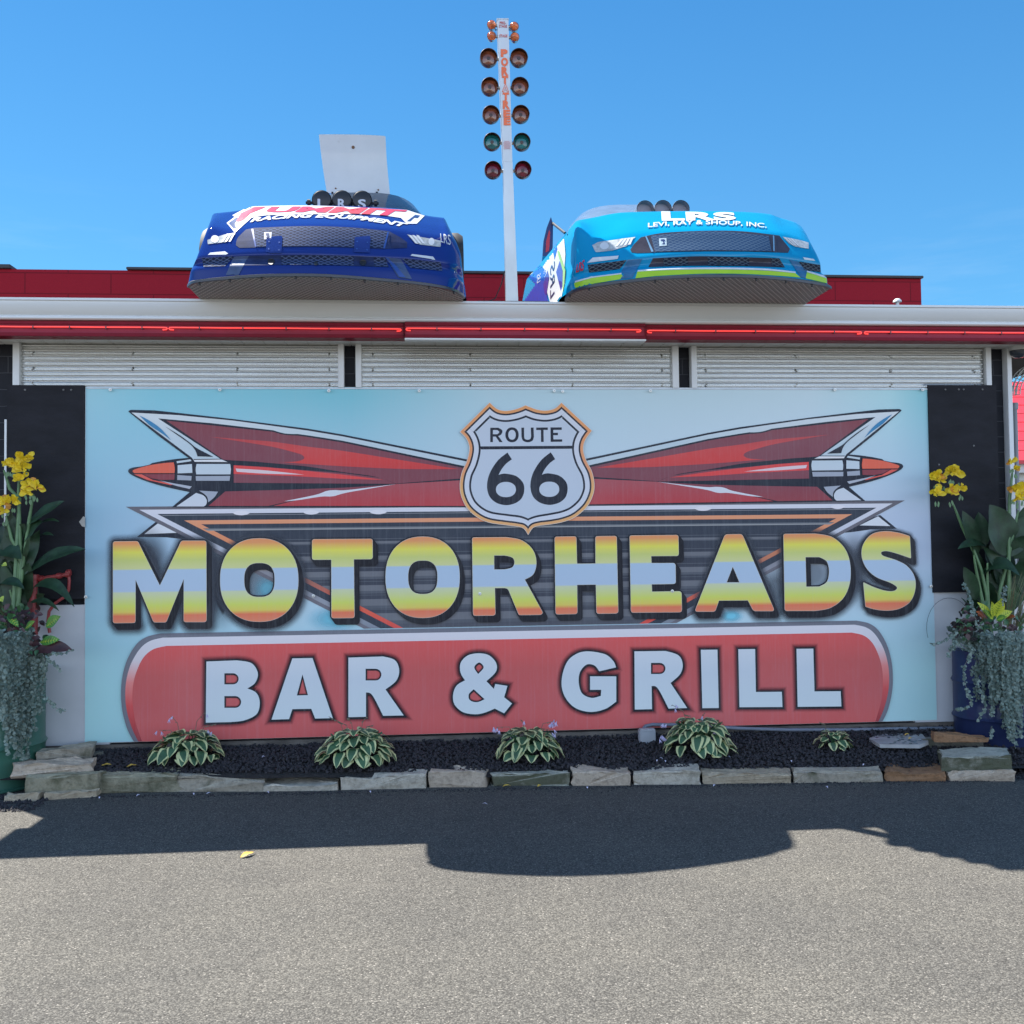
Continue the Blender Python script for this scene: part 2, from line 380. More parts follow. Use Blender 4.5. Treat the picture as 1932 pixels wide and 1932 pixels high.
g.box((GX0, -0.20, 2.713), (GX1, 0.055, 2.723))
g.build('soffit', SOF, bld)
# fascia (maroon) behind the neon boxes
MAR = mat('maroon_enamel', (0.185, 0.008, 0.020), 0.4, spec=0.12, var=0.08, vs=20, dirt=((0.28, 0.12, 0.13), 12, 0.66))
MARL = mat('maroon_channel', (0.27, 0.035, 0.058), 0.35, spec=0.1, var=0.06, vs=12)
g = MB(); g.box((GX0, -0.29, 2.68), (GX1, -0.205, 2.774)); g.build('fascia', MAR, bld)
# corrugated panels
m, nt, b = newmat('galvanised_corrugated')
v = pos_map(nt, (1.2, 1, 14)); n1 = noise_n(nt, v, 3, 4, 0.7)
nt.links.new(mixc(nt, (0.60, 0.605, 0.585), (0.67, 0.675, 0.655), maprange(nt, n1, 0.3, 0.7)), b.inputs['Base Color'])
b.inputs['Metallic'].default_value = 0.95; b.inputs['Roughness'].default_value = 0.27
CORR = m
SCREW = mat('weathered_screw', (0.42, 0.42, 0.40), 0.45, 0.5, var=0.2)
for pl, pr_ in ((38, 638), (682, 1268), (1314, 1857)):
    a = aty(pl, 690, 0).x; c_ = aty(pr_, 690, 0).x; g = MB(); nz = 218; z0, z1 = 2.41, 2.705
    vs = []
    for i in range(2):
        for j in range(nz+1):
            z = z0+(z1-z0)*j/nz; ph = (z-z0)/0.0325*2*pi; vs.append((a if i == 0 else c_, 0.018+0.0075*cos(ph), z))
    fs = [(j, nz+1+j, nz+2+j, j+1) for j in range(nz)]; g.add(vs, fs)
    pan = g.build('corrugated_panel', CORR, bld, smooth=80)
    for fx in (0.035, 0.345, 0.675, 0.97):
        for z in (2.45, 2.54, 2.63): g = MB(); g.lathe([(0.0, -0.006), (0.003, -0.005), (0.006, -0.001), (0.006, 0.008)], (a+(c_-a)*fx, 0.010, z+rnd(-0.003, 0.003)), (0, 1, 0), SCREW, 10); g.build('screw', parent=pan)
for pl, pr_, z0 in ((25, 38, 2.43), (638, 649, 2.42), (671, 682, 2.42), (1268, 1280, 2.42), (1304, 1314, 2.42), (1859, 1869, 2.43)):
    a = aty(pl, 690, 0).x; c_ = aty(pr_, 690, 0).x; g = MB(); g.box((a, -0.012, z0), (c_, 0.055, 2.699), ch=0.002); g.build('trim_board', WHT, bld)
g = MB(); g.box((WR-0.028, 0.0, 0.0), (WR+0.004, 0.08, 2.70), ch=0.002); g.build('corner_trim', WHT, bld)
g = MB(); g.box((GX0+0.26, -0.001, 0.02), (WR-0.03, 0.058, 0.19)); g.build('foundation', mat('stained_concrete', (0.115, 0.10, 0.085), 0.9, var=0.5, vs=5, stretch=(1, 1, 3), bmp=0.01, bs=30, dirt=((0.33, 0.30, 0.27), 6, 0.68)), bld)
CREAM = mat('cream_wall_sheet', (0.50, 0.51, 0.52), 0.5, var=0.06, vs=3, dirt=((0.36, 0.35, 0.33), 4, 0.66))
for a, c_ in ((GX0+0.26, -2.6), (2.6, WR-0.03)):
    g = MB(); g.box((a, 0.004, 0.192), (c_, 0.058, 1.06)); g.build('lower_wall_sheet', CREAM, bld)
# front corrugate sill strip over the board
g = MB(); g.box((-2.74, -0.006, 2.411), (2.74, 0.03, 2.418)); g.build('flashing', mat('flashing_metal', (0.35, 0.35, 0.36), 0.35, 0.8), bld)

# black plywood boards either side of the sign
PLY = mat('black_plywood', (0.013, 0.013, 0.017), 0.7, spec=0.25, var=0.35, vs=4, stretch=(1, 1, 2.2), bmp=0.002, bs=30, dirt=((0.10, 0.10, 0.10), 38, 0.76))
NAILM = mat('painted_nail', (0.12, 0.12, 0.12), 0.5)
def plyboard(l, r, t, bt, lab):
    a = aty(l, (t+bt)/2, 0).x; c_ = aty(r, (t+bt)/2, 0).x; z1 = aty((l+r)/2, t, 0).z; z0 = aty((l+r)/2, bt, 0).z
    e = thing('plywood_board', lab, 'board', ((a+c_)/2, 0, z0))
    g = MB(); g.box((a, -0.012, z0), (c_, 0.002, z1)); g.build('sheet', PLY, e)
    for i in range(7):
        g = MB(); g.lathe([(0, -0.004), (0.006, -0.003), (0.007, 0.001)], (a+(c_-a)*rnd(0.06, 0.94), -0.0125, z1-(z1-z0)*rnd(0.02, 0.9) if i > 3 else z1-0.03), (0, 1, 0), NAILM, 8); g.build('nail_head', parent=e)
plyboard(14, 159.5, 727, 1131, 'black plywood board left of the sign behind the green barrel planter')
plyboard(1754, 1883, 727, 1117, 'black plywood board right of the sign behind the blue barrel planter')
g = MB(); p0 = aty(14, 792, 0); g.box((p0.x-0.010, -0.02, 0.9), (p0.x+0.002, 0.0, p0.z))
put(g.build('conduit_strip', WHT), 'thin white strip running down the left edge of the left plywood board', 'conduit')
# torn paper tag beside the sign
q = [ZL(428, 402), (ZL(436, 405)), ZL(436, 458), ZL(420, 452), ZL(406, 430)]
g = MB(); L = [aty(*p, -0.016) for p in q]; g.add([tuple(p) for p in L]+[(p.x, p.y+0.003, p.z) for p in L], [(0, 1, 2, 3, 4), (5, 9, 8, 7, 6)]+[(i, 5+i, 5+(i+1) % 5, (i+1) % 5) for i in range(5)])
put(g.build('paper_scrap', mat('old_cardboard', (0.42, 0.40, 0.36), 0.8)), 'small torn cardboard scrap tucked behind the left edge of the sign', 'scrap')

# ---- neon light boxes
NEON = bpy.data.materials.new('neon_red'); NEON.use_nodes = True; nb = NEON.node_tree.nodes['Principled BSDF']
nb.inputs['Base Color'].default_value = (0.9, 0.1, 0.08, 1); nb.inputs['Emission Color'].default_value = (1.0, 0.05, 0.045, 1); nb.inputs['Emission Strength'].default_value = 0.38
BLKCLIP = mat('glass_standoff', (0.10, 0.03, 0.035), 0.3)
def neon(pl, pr_, lab, tubes, push=0.0, lip=False, z0=2.678):
    a = aty(pl, 620, -0.31).x; c_ = aty(pr_, 620, -0.31).x
    e = thing('neon_light', lab, 'neon light', ((a+c_)/2, -0.3, z0), 'neon light boxes along the eave')
    yf = -0.315-push; g = MB(); zt = 2.772
    # channel: top flange, sunk back, bottom flange
    g.box((a, yf, zt-0.022), (c_, -0.292, zt), MAR, 0.003); g.box((a, yf, z0), (c_, -0.292, z0+0.022), MAR, 0.003)
    g.box((a+0.002, yf+0.012, z0+0.0225), (c_-0.002, -0.2925, zt-0.0225), MARL)
    g.box((a, yf, z0+0.0225), (a+0.004, yf+0.011, zt-0.0225), MAR); g.box((c_-0.004, yf, z0+0.0225), (c_, yf+0.011, zt-0.0225), MAR)
    g.build('housing', parent=e)
    if lip:
        g = MB(); g.box((a, yf-0.006, z0-0.012), (c_, -0.30, z0-0.001), ch=0.002); g.build('metal_lip', GUT, e)
    zt_ = (z0+zt)/2+0.008
    for l, r in tubes:
        x0, x1 = aty(l, 620, yf).x, aty(r, 620, yf).x; yy = yf-0.004; r0 = 0.0042
        pts = [(x0+0.028, yy+0.004, zt_-0.013), (x0+0.006, yy+0.002, zt_-0.012), (x0, yy, zt_-0.006), (x0+0.004, yy, zt_), (x0+0.02, yy, zt_+0.0005)]
        k = 8
        pts += [(x0+(x1-x0)*i/k, yy, zt_+0.0006*sin(i*2.1)) for i in range(1, k)]
        pts += [(x1-0.02, yy, zt_), (x1-0.004, yy, zt_-0.001), (x1, yy, zt_-0.006), (x1-0.006, yy+0.002, zt_-0.012), (x1-0.028, yy+0.004, zt_-0.013)]
        nt_ = MB().tube(pts, r0, NEON, 10).build('neon_tube', parent=e, smooth=60)
        for i in range(1, 6):
            xc_ = x0+(x1-x0)*(i-0.3)/5.4; MB().box((xc_-0.004, yy-0.006, zt_-0.010), (xc_+0.004, yf+0.013, zt_+0.007), BLKCLIP, 0.001).build('tube_clip', parent=nt_)
neon(-60, 762, 'long maroon neon box under the left part of the gutter', [(-55, 316), (319, 757)])
neon(763.5, 1216, 'middle maroon neon box with a bright metal lower lip', [(766, 1209)], 0.035, True, 2.672)
neon(1218, 2010, 'long maroon neon box under the right part of the gutter', [(1221, 1625), (1630, 2005)])

# ---- red block wall standing behind on the roof
m, nt, b = newmat('red_painted_block')
bt = N(nt, 'ShaderNodeTexBrick'); bt.offset = 0.5; bt.inputs['Scale'].default_value = 1; bt.inputs['Mortar Size'].default_value = 0.006
bt.inputs['Brick Width'].default_value = 0.84; bt.inputs['Row Height'].default_value = 0.21
mp = N(nt, 'ShaderNodeMapping'); mp.inputs['Rotation'].default_value = (radians(90), 0, 0); g_ = N(nt, 'ShaderNodeNewGeometry')
nt.links.new(g_.outputs['Position'], mp.inputs[0]); nt.links.new(mp.outputs[0], bt.inputs['Vector'])
nt.links.new(mixc(nt, (0.30, 0.011, 0.022), (0.17, 0.008, 0.015), bt.outputs['Fac']), b.inputs['Base Color']); b.inputs['Roughness'].default_value = 0.6; b.inputs['Specular IOR Level'].default_value = 0.1
bump(nt, b, noise_n(nt, pos_map(nt, (1, 1, 1)), 40, 3), 0.004)
par = thing('red_block_wall', 'maroon painted block parapet wall with a dark cap, behind the race cars', 'wall', (0, 4.1, 2.886))
g = MB(); g.box((-7.5, 4.0, 2.887), (4.74, 4.25, 4.235)); g.build('block_face', m, par)
g = MB(); g.box((-7.5, 3.96, 4.236), (-4.75, 4.30, 4.275), ch=0.004); g.box((-3.62, 3.96, 4.236), (-0.9, 4.30, 4.262), ch=0.004); g.box((-0.9, 3.965, 4.236), (4.755, 4.30, 4.262), ch=0.004); g.build('cap_flashing', mat('dark_coping', (0.035, 0.033, 0.035), 0.6), par)

# ---- background house to the right, behind the corner
hs = thing('red_roofed_house', 'far house with a red tile roof and pale lap siding, past the right corner', 'house', (9.5, 8, 0))
RT = mat('red_roof_tile', (0.62, 0.035, 0.045), 0.45, var=0.15, vs=6)
g = MB(); zz0, zz1 = aty(1928, 868, 6.5).z, aty(1928, 760, 6.5).z; k = 9
for i in range(k):
    a = zz0+(zz1+0.7-zz0)*i/k; b_ = zz0+(zz1+0.7-zz0)*(i+1)/k; ya = 6.5+i*0.28; yb = ya+0.30
    g.add([(5.78, ya, a), (12, ya, a), (12, yb, b_+0.0), (5.78, yb, b_), (5.78, ya, a-0.05), (12, ya, a-0.05)], [(0, 1, 2, 3), (4, 5, 1, 0)])
g.build('roof', RT, hs)
g = MB()
for i in range(20): z = zz0-0.15-i*0.11; g.add([(5.9, 6.78, z), (12, 6.78, z), (12, 6.76, z-0.11), (5.9, 6.76, z-0.11)], [(0, 1, 2, 3)])
g.box((5.9, 6.8, 0), (12, 10, zz0-0.1)); g.build('lap_siding', mat('pale_siding', (0.6, 0.6, 0.55), 0.6), hs)
g = MB(); g.box((5.82, 6.6, zz0-0.16), (12, 6.75, zz0-0.03)); g.build('eave_board', WHT, hs)
# downpipe, wire arch and lamp at the right corner
PIPE = mat('grey_downpipe', (0.22, 0.23, 0.25), 0.5, var=0.1)
g = MB(); xx = aty(1918, 900, 0.15).x; g.tube([(xx, 0.15, 0), (xx, 0.15, 2.33)], 0.017, PIPE, 12); g.tube([(xx, 0.15, 2.30), (xx, 0.15, 2.345)], 0.024, PIPE, 12)
put(g.build('downpipe', smooth=50), 'slim grey downpipe standing at the right corner of the black building', 'downpipe')
g = MB(); PW = mat('pale_mesh', (0.55, 0.56, 0.55), 0.6)
ce = aty(1960, 745, 0.22)
for rr in (0.15, 0.175, 0.20):
    for yy in (0.20, 0.26): g.tube([(ce.x+cos(t)*rr*1.0, yy, ce.z+sin(t)*rr*1.1) for t in [pi*i/20 for i in range(21)]], 0.004, PW, 6)
for i in range(21):
    t = pi*i/20; g.tube([(ce.x+cos(t)*0.15, 0.2, ce.z+sin(t)*0.165), (ce.x+cos(t)*0.2, 0.26, ce.z+sin(t)*0.22)], 0.003, PW, 5)
put(g.build('wire_arch', smooth=50), 'pale wire mesh arch curving above the grey downpipe', 'arch')
lp = thing('eave_lamp', 'round glass security lamp under the soffit at the right corner', 'lamp', (xx+0.03, -0.02, 2.66))
c0 = aty(1922, 662, -0.02)
MB().lathe([(0.0, 0.045), (0.05, 0.04), (0.065, 0.01), (0.066, 0)], c0, (0, 0, 1), WHT, 24).build('lamp_base', parent=lp, smooth=50)
MB().lathe([(0.0605, 0), (0.055, -0.025), (0.03, -0.045), (0.0, -0.05)], c0, (0, 0, 1), mat('dark_glass', (0.05, 0.06, 0.08), 0.08), 24).build('glass_dome', parent=lp, smooth=50)
g = MB(); g.tube([c0+Vector((0.02, 0, 0.02)), c0+Vector((0.1, 0.05, -0.06)), c0+Vector((0.2, 0.1, -0.03))], 0.01, mat('dark_bracket', (0.05, 0.05, 0.055), 0.5), 8)
g.build('bracket', parent=lp)

# ================================================================== SIGN
WHITE = (172, 194, 224); INK = (30, 38, 56); 
sx0, sx1, sz0, sz1 = -2.75, 2.75, 0.203, 2.424
sign = thing('bar_sign', 'wide printed sign board with red tailfins, a highway shield and big lettering', 'sign', (0, 0, sz0))
g = MB(); g.box((sx0, 0.0, sz0), (sx1, 0.0585, sz1)); g.build('board', mat('board_edge', (0.55, 0.56, 0.58), 0.5), sign)
# printed background
m, nt, b = newmat('print_sky_blue')
gg = N(nt, 'ShaderNodeNewGeometry'); s = N(nt, 'ShaderNodeSeparateXYZ'); nt.links.new(gg.outputs['Position'], s.inputs[0])
fx = maprange(nt, s.outputs['X'], sx0, sx1); fz = maprange(nt, s.outputs['Z'], sz0, sz1)
top = ramp(nt, fx, [(0, ob(122, 180, 216)), (0.08, ob(110, 178, 216)), (0.3, ob(102, 174, 212)), (0.46, ob(144, 186, 220)), (0.85, ob(156, 192, 224)), (0.95, ob(142, 192, 222)), (1, ob(106, 174, 206))])
mid = ramp(nt, fx, [(0, ob(114, 162, 204)), (0.07, ob(130, 170, 212)), (0.2, ob(150, 182, 220)), (0.8, ob(162, 190, 226)), (0.93, ob(150, 178, 218)), (1, ob(138, 168, 210))])
bot = ramp(nt, fx, [(0, ob(132, 188, 216)), (0.5, ob(130, 182, 218)), (0.93, ob(140, 190, 220)), (1, ob(132, 186, 214))])
c = mixc(nt, bot, mid, maprange(nt, fz, 0.15, 0.5)); c = mixc(nt, c, top, maprange(nt, fz, 0.62, 0.97))
print_tail(m, nt, b, c)
g = MB(); g.add([(sx0+0.003, -0.0006, sz0+0.003), (sx1-0.003, -0.0006, sz0+0.003), (sx1-0.003, -0.0006, sz1-0.003), (sx0+0.003, -0.0006, sz1-0.003)], [(0, 1, 2, 3)])
g.build('printed_background', m, sign)

def soft_ring(mb, loop, w, m, k, a0=1.0):
    """fading ink halo around an outline (alpha in the attribute 'fade')"""
    o = offs(loop, w); n = len(loop); y = -0.0003*k-0.001
    k0 = len(mb.v)
    mb.add([(p.x, y, p.y) for p in loop]+[(p.x, y, p.y) for p in o], [(i, (i+1) % n, n+(i+1) % n, n+i) for i in range(n)], m)
    if not hasattr(mb, 'fade'): mb.fade = {}
    for i in range(n): mb.fade[k0+i] = a0; mb.fade[k0+n+i] = 0.0
def fade_mat(name, rgb):
    if name in MATS: return MATS[name]
    m, nt, b = newmat(name); r = N(nt, 'ShaderNodeRGB'); r.outputs[0].default_value = (*ob(*rgb), 1); print_tail(m, nt, b, r.outputs[0])
    at = N(nt, 'ShaderNodeAttribute'); at.attribute_name = 'fade'
    pw = N(nt, 'ShaderNodeMath', operation='POWER'); nt.links.new(at.outputs['Fac'], pw.inputs[0]); pw.inputs[1].default_value = 1.5
    nt.links.new(pw.outputs[0], b.inputs['Alpha']); MATS[name] = m; return m
def build_fade(mb, name, parent):
    mb.flat = True
    o = mb.build(name, parent=parent); me = o.data
    a = me.attributes.new('fade', 'FLOAT', 'POINT'); d = [1.0]*len(me.vertices)
    for i, v_ in getattr(mb, 'fade', {}).items():
        if i < len(d): d[i] = v_
    a.data.foreach_set('value', d); return o

# --- layered "V" emblem
def zrow(T, x, y): return S2(T, (x, y)).y
tipL, tipR = S2(Z1, (175, 882)), S2(Z5, (1366, 831))
botL, botR = S2(Z1, (1915, 1776)), S2(Z4, (1196, 1728))
zt = (tipL.y+tipR.y)/2; zb = (botL.y+botR.y)/2
def vee(dl, ztop, zbot=None, lo=None):
    """inverted trapezoid inset by dl from the outer diagonals"""
    zbot = zb if zbot is None else zbot
    def xl(z): return tipL.x+dl+(botL.x-tipL.x)*(tipL.y-z)/(tipL.y-zb)
    def xr(z): return tipR.x-dl-(tipR.x-botR.x)*(tipR.y-z)/(tipR.y-zb)
    return [Vector((xl(ztop), ztop)), Vector((xr(ztop), ztop)), Vector((xr(zbot), zbot)), Vector((xl(zbot), zbot))]
ppm = (tipR.x-tipL.x)/((2100+1366/2.5086)-(300+175/2.5086))/2.5086      # metres per zoom unit (approx.)
DARK = (44, 56, 76)
g = MB()
GREYG = pgrad('emblem_edge', [(zb, (92, 100, 122)), (zt, (84, 92, 112))])
lay(g, [vee(0, zt)], GREYG, 8)
wt = zt-22*ppm; lay(g, [vee(52*ppm, wt)], pgrad('emblem_white', [(zb, (104, 122, 150)), (zb+0.1, (120, 138, 166)), (wt-0.35, (110, 122, 146)), (wt-0.2, (158, 178, 212)), (wt, (172, 190, 222))]), 9)
bt_ = zt-53*ppm; lay(g, [vee(118*ppm, bt_)], pm(DARK), 10)
lay(g, [vee(118*ppm+14*ppm, bt_-9*ppm, bt_-13*ppm)], pm((112, 126, 148)), 11)
ot = zt-100*ppm; ORN = pgrad('emblem_orange', [(zb, (176, 70, 72)), (zb+0.14, (186, 90, 80)), (zb+0.3, (130, 92, 92)), (ot-0.16, (176, 122, 98)), (ot, (196, 136, 116))])
lay(g, [vee(215*ppm, ot)], ORN, 12)
dt = ot-29*ppm; lay(g, [vee(280*ppm, dt)], pgrad('emblem_field', [(zb, (66, 76, 96)), (zb+0.12, (54, 64, 84)), (dt-0.25, (48, 58, 78)), (dt, DARK)]), 13)
STR = pm((122, 136, 156)); STR2 = pm((88, 100, 120)); STR3 = pm((70, 82, 102))
def stripe(z1, z0, mm, dl=282, k=14): lay(g, [vee(dl*ppm, z1, z0)], mm, k)
z_ = zrow(Z2, 300, 1028); stripe(z_, z_-8*ppm, pm((84, 98, 118)), 236, 14); stripe(z_-8*ppm-0.0002, z_-17*ppm, pm((120, 134, 152)), 238, 14)
for y0, y1 in ((1126, 1142), (1232, 1262), (1345, 1384), (1446, 1488), (1548, 1596), (1652, 1706)):
    a_, b_ = zrow(Z2, 1000, y0), zrow(Z2, 1000, y1); stripe(a_, b_, STR2)
    stripe(b_-0.0003, b_-(y1-y0)*0.45*ppm, STR3)
for y0 in (1100, 1200, 1310, 1410, 1510, 1615): a_ = zrow(Z2, 1000, y0+6); stripe(a_, a_-5*ppm, STR3)
# chrome gleams on the white top rule
for T, x, y, w_ in ((Z1, 1018, 925, 60), (Z1, 1530, 920, 58), (Z2, 515, 918, 62), (Z4, 1390, 893, 66), (Z5, 870, 880, 56)):
    c0 = S2(T, (x, y)); lay(g, [[Vector((c0.x+cos(t)*w_*ppm, c0.y+(sin(t)*abs(sin(t))**0.5)*17*ppm)) for t in [2*pi*i/24 for i in range(24)]]], pm((180, 196, 226)), 15)
g.flat = True; g.build('emblem_panel', parent=sign)

# --- tailfins (left traced, right the same shape mirrored about the shield)
pl0 = S2(Z1, (190, 180)); pr0 = S2(Z5, (1338, 170)); MX = (pl0.x+pr0.x)/2
dzm = pr0.y-pl0.y
BLUEW = pgrad('fin_white', [(1.45, (168, 188, 220)), (1.62, (165, 186, 218)), (2.05, (150, 182, 214)), (2.3, (172, 196, 224))])
REDG = pgrad('fin_red', [(1.62, (150, 62, 76)), (1.80, (150, 58, 70)), (1.95, (166, 62, 70)), (2.02, (164, 68, 78)), (2.2, (120, 62, 78))])
REDL = pgrad('fin_low_red', [(1.60, (150, 52, 66)), (1.80, (136, 74, 92))])
MARG = pgrad('fin_maroon', [(1.60, (124, 58, 74)), (1.80, (104, 64, 84)), (1.92, (102, 64, 84)), (2.05, (104, 66, 86)), (2.3, (108, 62, 78))])
FIN = [
 ([(188, 181, 8), (206, 170, 12), (380, 174), (560, 193), (820, 222), (960, 238), (1505, 308), (1756, 350), (2690, 537), (2690, 884), (508, 884), (640, 772), (480, 738, 's'), (350, 702, 's'), (240, 660, 's'), (192, 628, 's'), (196, 604, 's'), (225, 592), (290, 584), (345, 572), (362, 560), (450, 543, 's'), (540, 530, 's'), (630, 522), (400, 352)], INK),
 ([(213, 190), (560, 209), (960, 249), (1505, 322), (1756, 364), (2690, 553), (2690, 590), (1756, 396), (1505, 357), (1430, 347), (1380, 347, 's'), (1320, 340, 's'), (1250, 320), (800, 268), (408, 233), (860, 527), (917, 553), (676, 551), (655, 520)], BLUEW),
 ([(468, 249), (1250, 331), (1330, 352, 's'), (1430, 359), (1505, 369), (1756, 409), (2690, 606), (2690, 668), (2150, 710), (2000, 660, 's'), (1756, 625, 's'), (1500, 585, 's'), (1300, 566, 's'), (1100, 548), (960, 541), (886, 535)], MARG),
 ([(790, 368), (1050, 388, 's'), (1250, 404, 's'), (1505, 440, 's'), (1756, 470, 's'), (2205, 541, 's'), (2610, 604), (2205, 603, 's'), (1756, 583, 's'), (1480, 565, 's'), (1262, 550), (1350, 553, 's'), (1440, 545, 's'), (1478, 524, 's'), (1460, 500, 's'), (1400, 480, 's'), (1240, 440, 's'), (1000, 400, 's')], REDG),
 ([(962, 576), (1200, 590, 's'), (1505, 614), (1756, 632), (2045, 670), (2150, 712), (1756, 710), (962, 704)], MARG),
 ([(962, 576), (1200, 590), (1505, 618), (1756, 644), (2060, 683), (1756, 675), (1400, 655), (962, 640)], pm((176, 66, 76))),
 ([(976, 600), (1200, 614, 's'), (1480, 645), (1200, 638, 's'), (985, 624)], pm((176, 178, 206))),
 ([(900, 768), (1300, 757), (1756, 741), (2160, 716), (1756, 762), (1505, 812), (1215, 874), (778, 874)], MARG),
 ([(2690, 682), (2690, 874), (1250, 874), (1505, 812), (1756, 772), (2150, 714)], REDL),
 ([(1330, 840), (1560, 793, 's'), (1640, 765, 's'), (1700, 758, 's'), (1800, 757, 's'), (2152, 714), (1800, 775, 's'), (1690, 803, 's'), (1600, 806, 's'), (1430, 832, 's')], pm((170, 190, 222))),
 ([(690, 567), (936, 567), (942, 605, 's'), (938, 643), (688, 643), (684, 605, 's')], BLUEW),
 ([(684, 656), (937, 654), (932, 690), (686, 690)], pm((128, 148, 180))),
 ([(552, 576), (657, 567), (660, 632), (552, 636)], BLUEW), ([(550, 648), (655, 655), (652, 688), (549, 684)], pm((128, 148, 180))),
 ([(544, 547), (645, 533), (655, 546), (548, 562)], BLUEW), ([(672, 537), (860, 533), (917, 552), (676, 551)], pm((178, 198, 226))),
 ([(668, 531), (868, 529), (874, 534), (672, 537)], INK),
 ([(224, 622, 's'), (240, 606, 's'), (350, 576, 's'), (450, 561, 's'), (524, 555), (532, 600, 's'), (530, 634), (236, 634)], pm((198, 92, 82))),
 ([(298, 642), (530, 641), (528, 682), (430, 684), (360, 672)], pm((110, 58, 76))),
 ([(258, 608), (370, 577), (508, 566), (508, 589)], pm((176, 192, 222))),
 ([(234, 643), (290, 642), (370, 684), (530, 716), (500, 722), (330, 684)], pm((176, 84, 86))),
 ([(418, 687), (520, 708), (656, 731), (640, 750), (540, 727)], pm((140, 160, 192))),
 ([(543, 878), (687, 779), (740, 797, 's'), (765, 830, 's'), (762, 862, 's'), (745, 878)], BLUEW),
 ([(708, 762), (848, 770), (820, 812, 's'), (776, 848), (770, 812, 's'), (745, 785, 's')], pm((130, 150, 182))),
 ([(458, 291), (560, 352, 's'), (640, 410, 's'), (690, 450, 's'), (812, 514), (698, 511), (680, 465, 's'), (640, 420, 's'), (560, 362, 's')], INK),
 ([(272, 212), (350, 252, 's'), (430, 310, 's'), (505, 394), (440, 345, 's'), (350, 285, 's')], pm((48, 116, 176)))]
for side in (1, -1):
    g = MB()
    for i, (pts, mm) in enumerate(FIN):
        loop = sgl(Z1, path(pts))
        if side < 0: loop = [Vector((2*MX-p.x, p.y+dzm*0.6)) for p in loop]
        lay(g, [loop], pm(mm) if isinstance(mm, tuple) else mm, 16+(i if i < 12 else 12+i % 6))
    # small fin tip below the emblem, printed under it
    for i, (pts, mm) in enumerate([([(252, 1101), (388, 992), (560, 1040), (640, 1100), (700, 1125), (600, 1118), (470, 1103)], INK), ([(306, 1080), (405, 1002), (560, 1070)], WHITE)]):
        loop = sgl(Z1, path(pts))
        if side < 0: loop = [Vector((2*MX-p.x, p.y+dzm*0.3)) for p in loop]
        lay(g, [loop], pm(mm), 5+i)
    g.flat = True; g.build('tailfin', parent=sign)

# --- pill banner
def pill_pts(k):
    return {0: [(1500, 76), (300, 88), (228, 106, 's'), (175, 145, 's'), (130, 220, 's'), (104, 310, 's'), (97, 400, 's'), (105, 490, 's'), (130, 580, 's'), (166, 648, 's'), (200, 700), (1500, 700)],
            1: [(1500, 94), (310, 110), (246, 127, 's'), (196, 165, 's'), (150, 240, 's'), (126, 320, 's'), (119, 400, 's'), (127, 485, 's'), (152, 570, 's'), (190, 650, 's'), (214, 700), (1500, 700)],
            2: [(1500, 134), (330, 152), (262, 170, 's'), (212, 212, 's'), (178, 280, 's'), (160, 350, 's'), (156, 430, 's'), (166, 520, 's'), (190, 600, 's'), (225, 700), (1500, 700)]}[k]
PMX = (S2(Z6, (97, 400)).x + aty(1683, 1278, 0).x)/2
zp1 = S2(Z6, (300, 88)).y; zp0 = sz0+0.004
g = MB()
def pill(k, mm, layer):
    half = [p for p in sgl(Z6, path(pill_pts(k)))]
    # left half from the tracing, right half mirrored
    lft = [p for p in half if p.x < S2(Z6, (1400, 300)).x]
    lft[0].y = lft[0].y
    topz = lft[0].y
    lf = [Vector((p.x, max(p.y, zp0))) for p in lft]
    while len(lf) > 2 and abs(lf[-1].y-zp0) < 1e-6 and abs(lf[-2].y-zp0) < 1e-6: lf.pop()
    rt = [Vector((2*PMX-p.x, p.y)) for p in reversed(lf)]
    lay(g, [lf+rt], mm, layer)
pill(0, pgrad('pill_border', [(zp0, (90, 100, 124)), (zp1, (92, 104, 128))]), 40)
pill(1, pgrad('pill_gleam', [(zp0, (126, 52, 66)), (zp1-0.45, (168, 70, 80)), (zp1-0.30, (182, 120, 132)), (zp1-0.16, (172, 184, 212)), (zp1, (176, 192, 222))]), 41)
pill(2, pgrad('pill_red', [(zp0, (164, 84, 94)), (zp0+0.2, (156, 82, 94)), (zp0+0.4, (156, 80, 90)), (zp1-0.1, (172, 80, 90)), (zp1-0.05, (174, 78, 88))]), 42)
g.flat = True; g.build('banner', parent=sign)

# --- shield
LH = [(908, 215), (840, 245, 's'), (760, 268, 's'), (670, 277, 's'), (585, 255, 's'), (503, 185), (172, 512), (245, 590, 's'), (278, 700, 's'), (250, 840, 's'), (190, 980, 's'), (170, 1130, 's'), (195, 1260, 's'), (260, 1380, 's'), (370, 1475, 's'), (500, 1532, 's'), (700, 1562, 's'), (800, 1575, 's'), (885, 1597, 's'), (937, 1668)]
RH = [(990, 1592, 's'), (1070, 1566, 's'), (1200, 1550, 's'), (1350, 1518, 's'), (1480, 1460, 's'), (1600, 1350, 's'), (1665, 1220, 's'), (1680, 1100, 's'), (1652, 960, 's'), (1582, 820, 's'), (1555, 700, 's'), (1580, 600, 's'), (1652, 500), (1312, 185), (1240, 250, 's'), (1140, 274, 's'), (1040, 264, 's'), (970, 240, 's')]
sh = path(LH+RH, 8)
sh_in = path([p for p in LH if p[0] not in (800, 885, 937)]+[(830, 1580, 's'), (937, 1624), (1045, 1578, 's')]+[p for p in RH if p[0] not in (990, 1070)], 8)
g = MB(); shs = sgl(Z3, sh)
lay(g, [offs(shs, 0.0025)], pm((176, 190, 210)), 47)
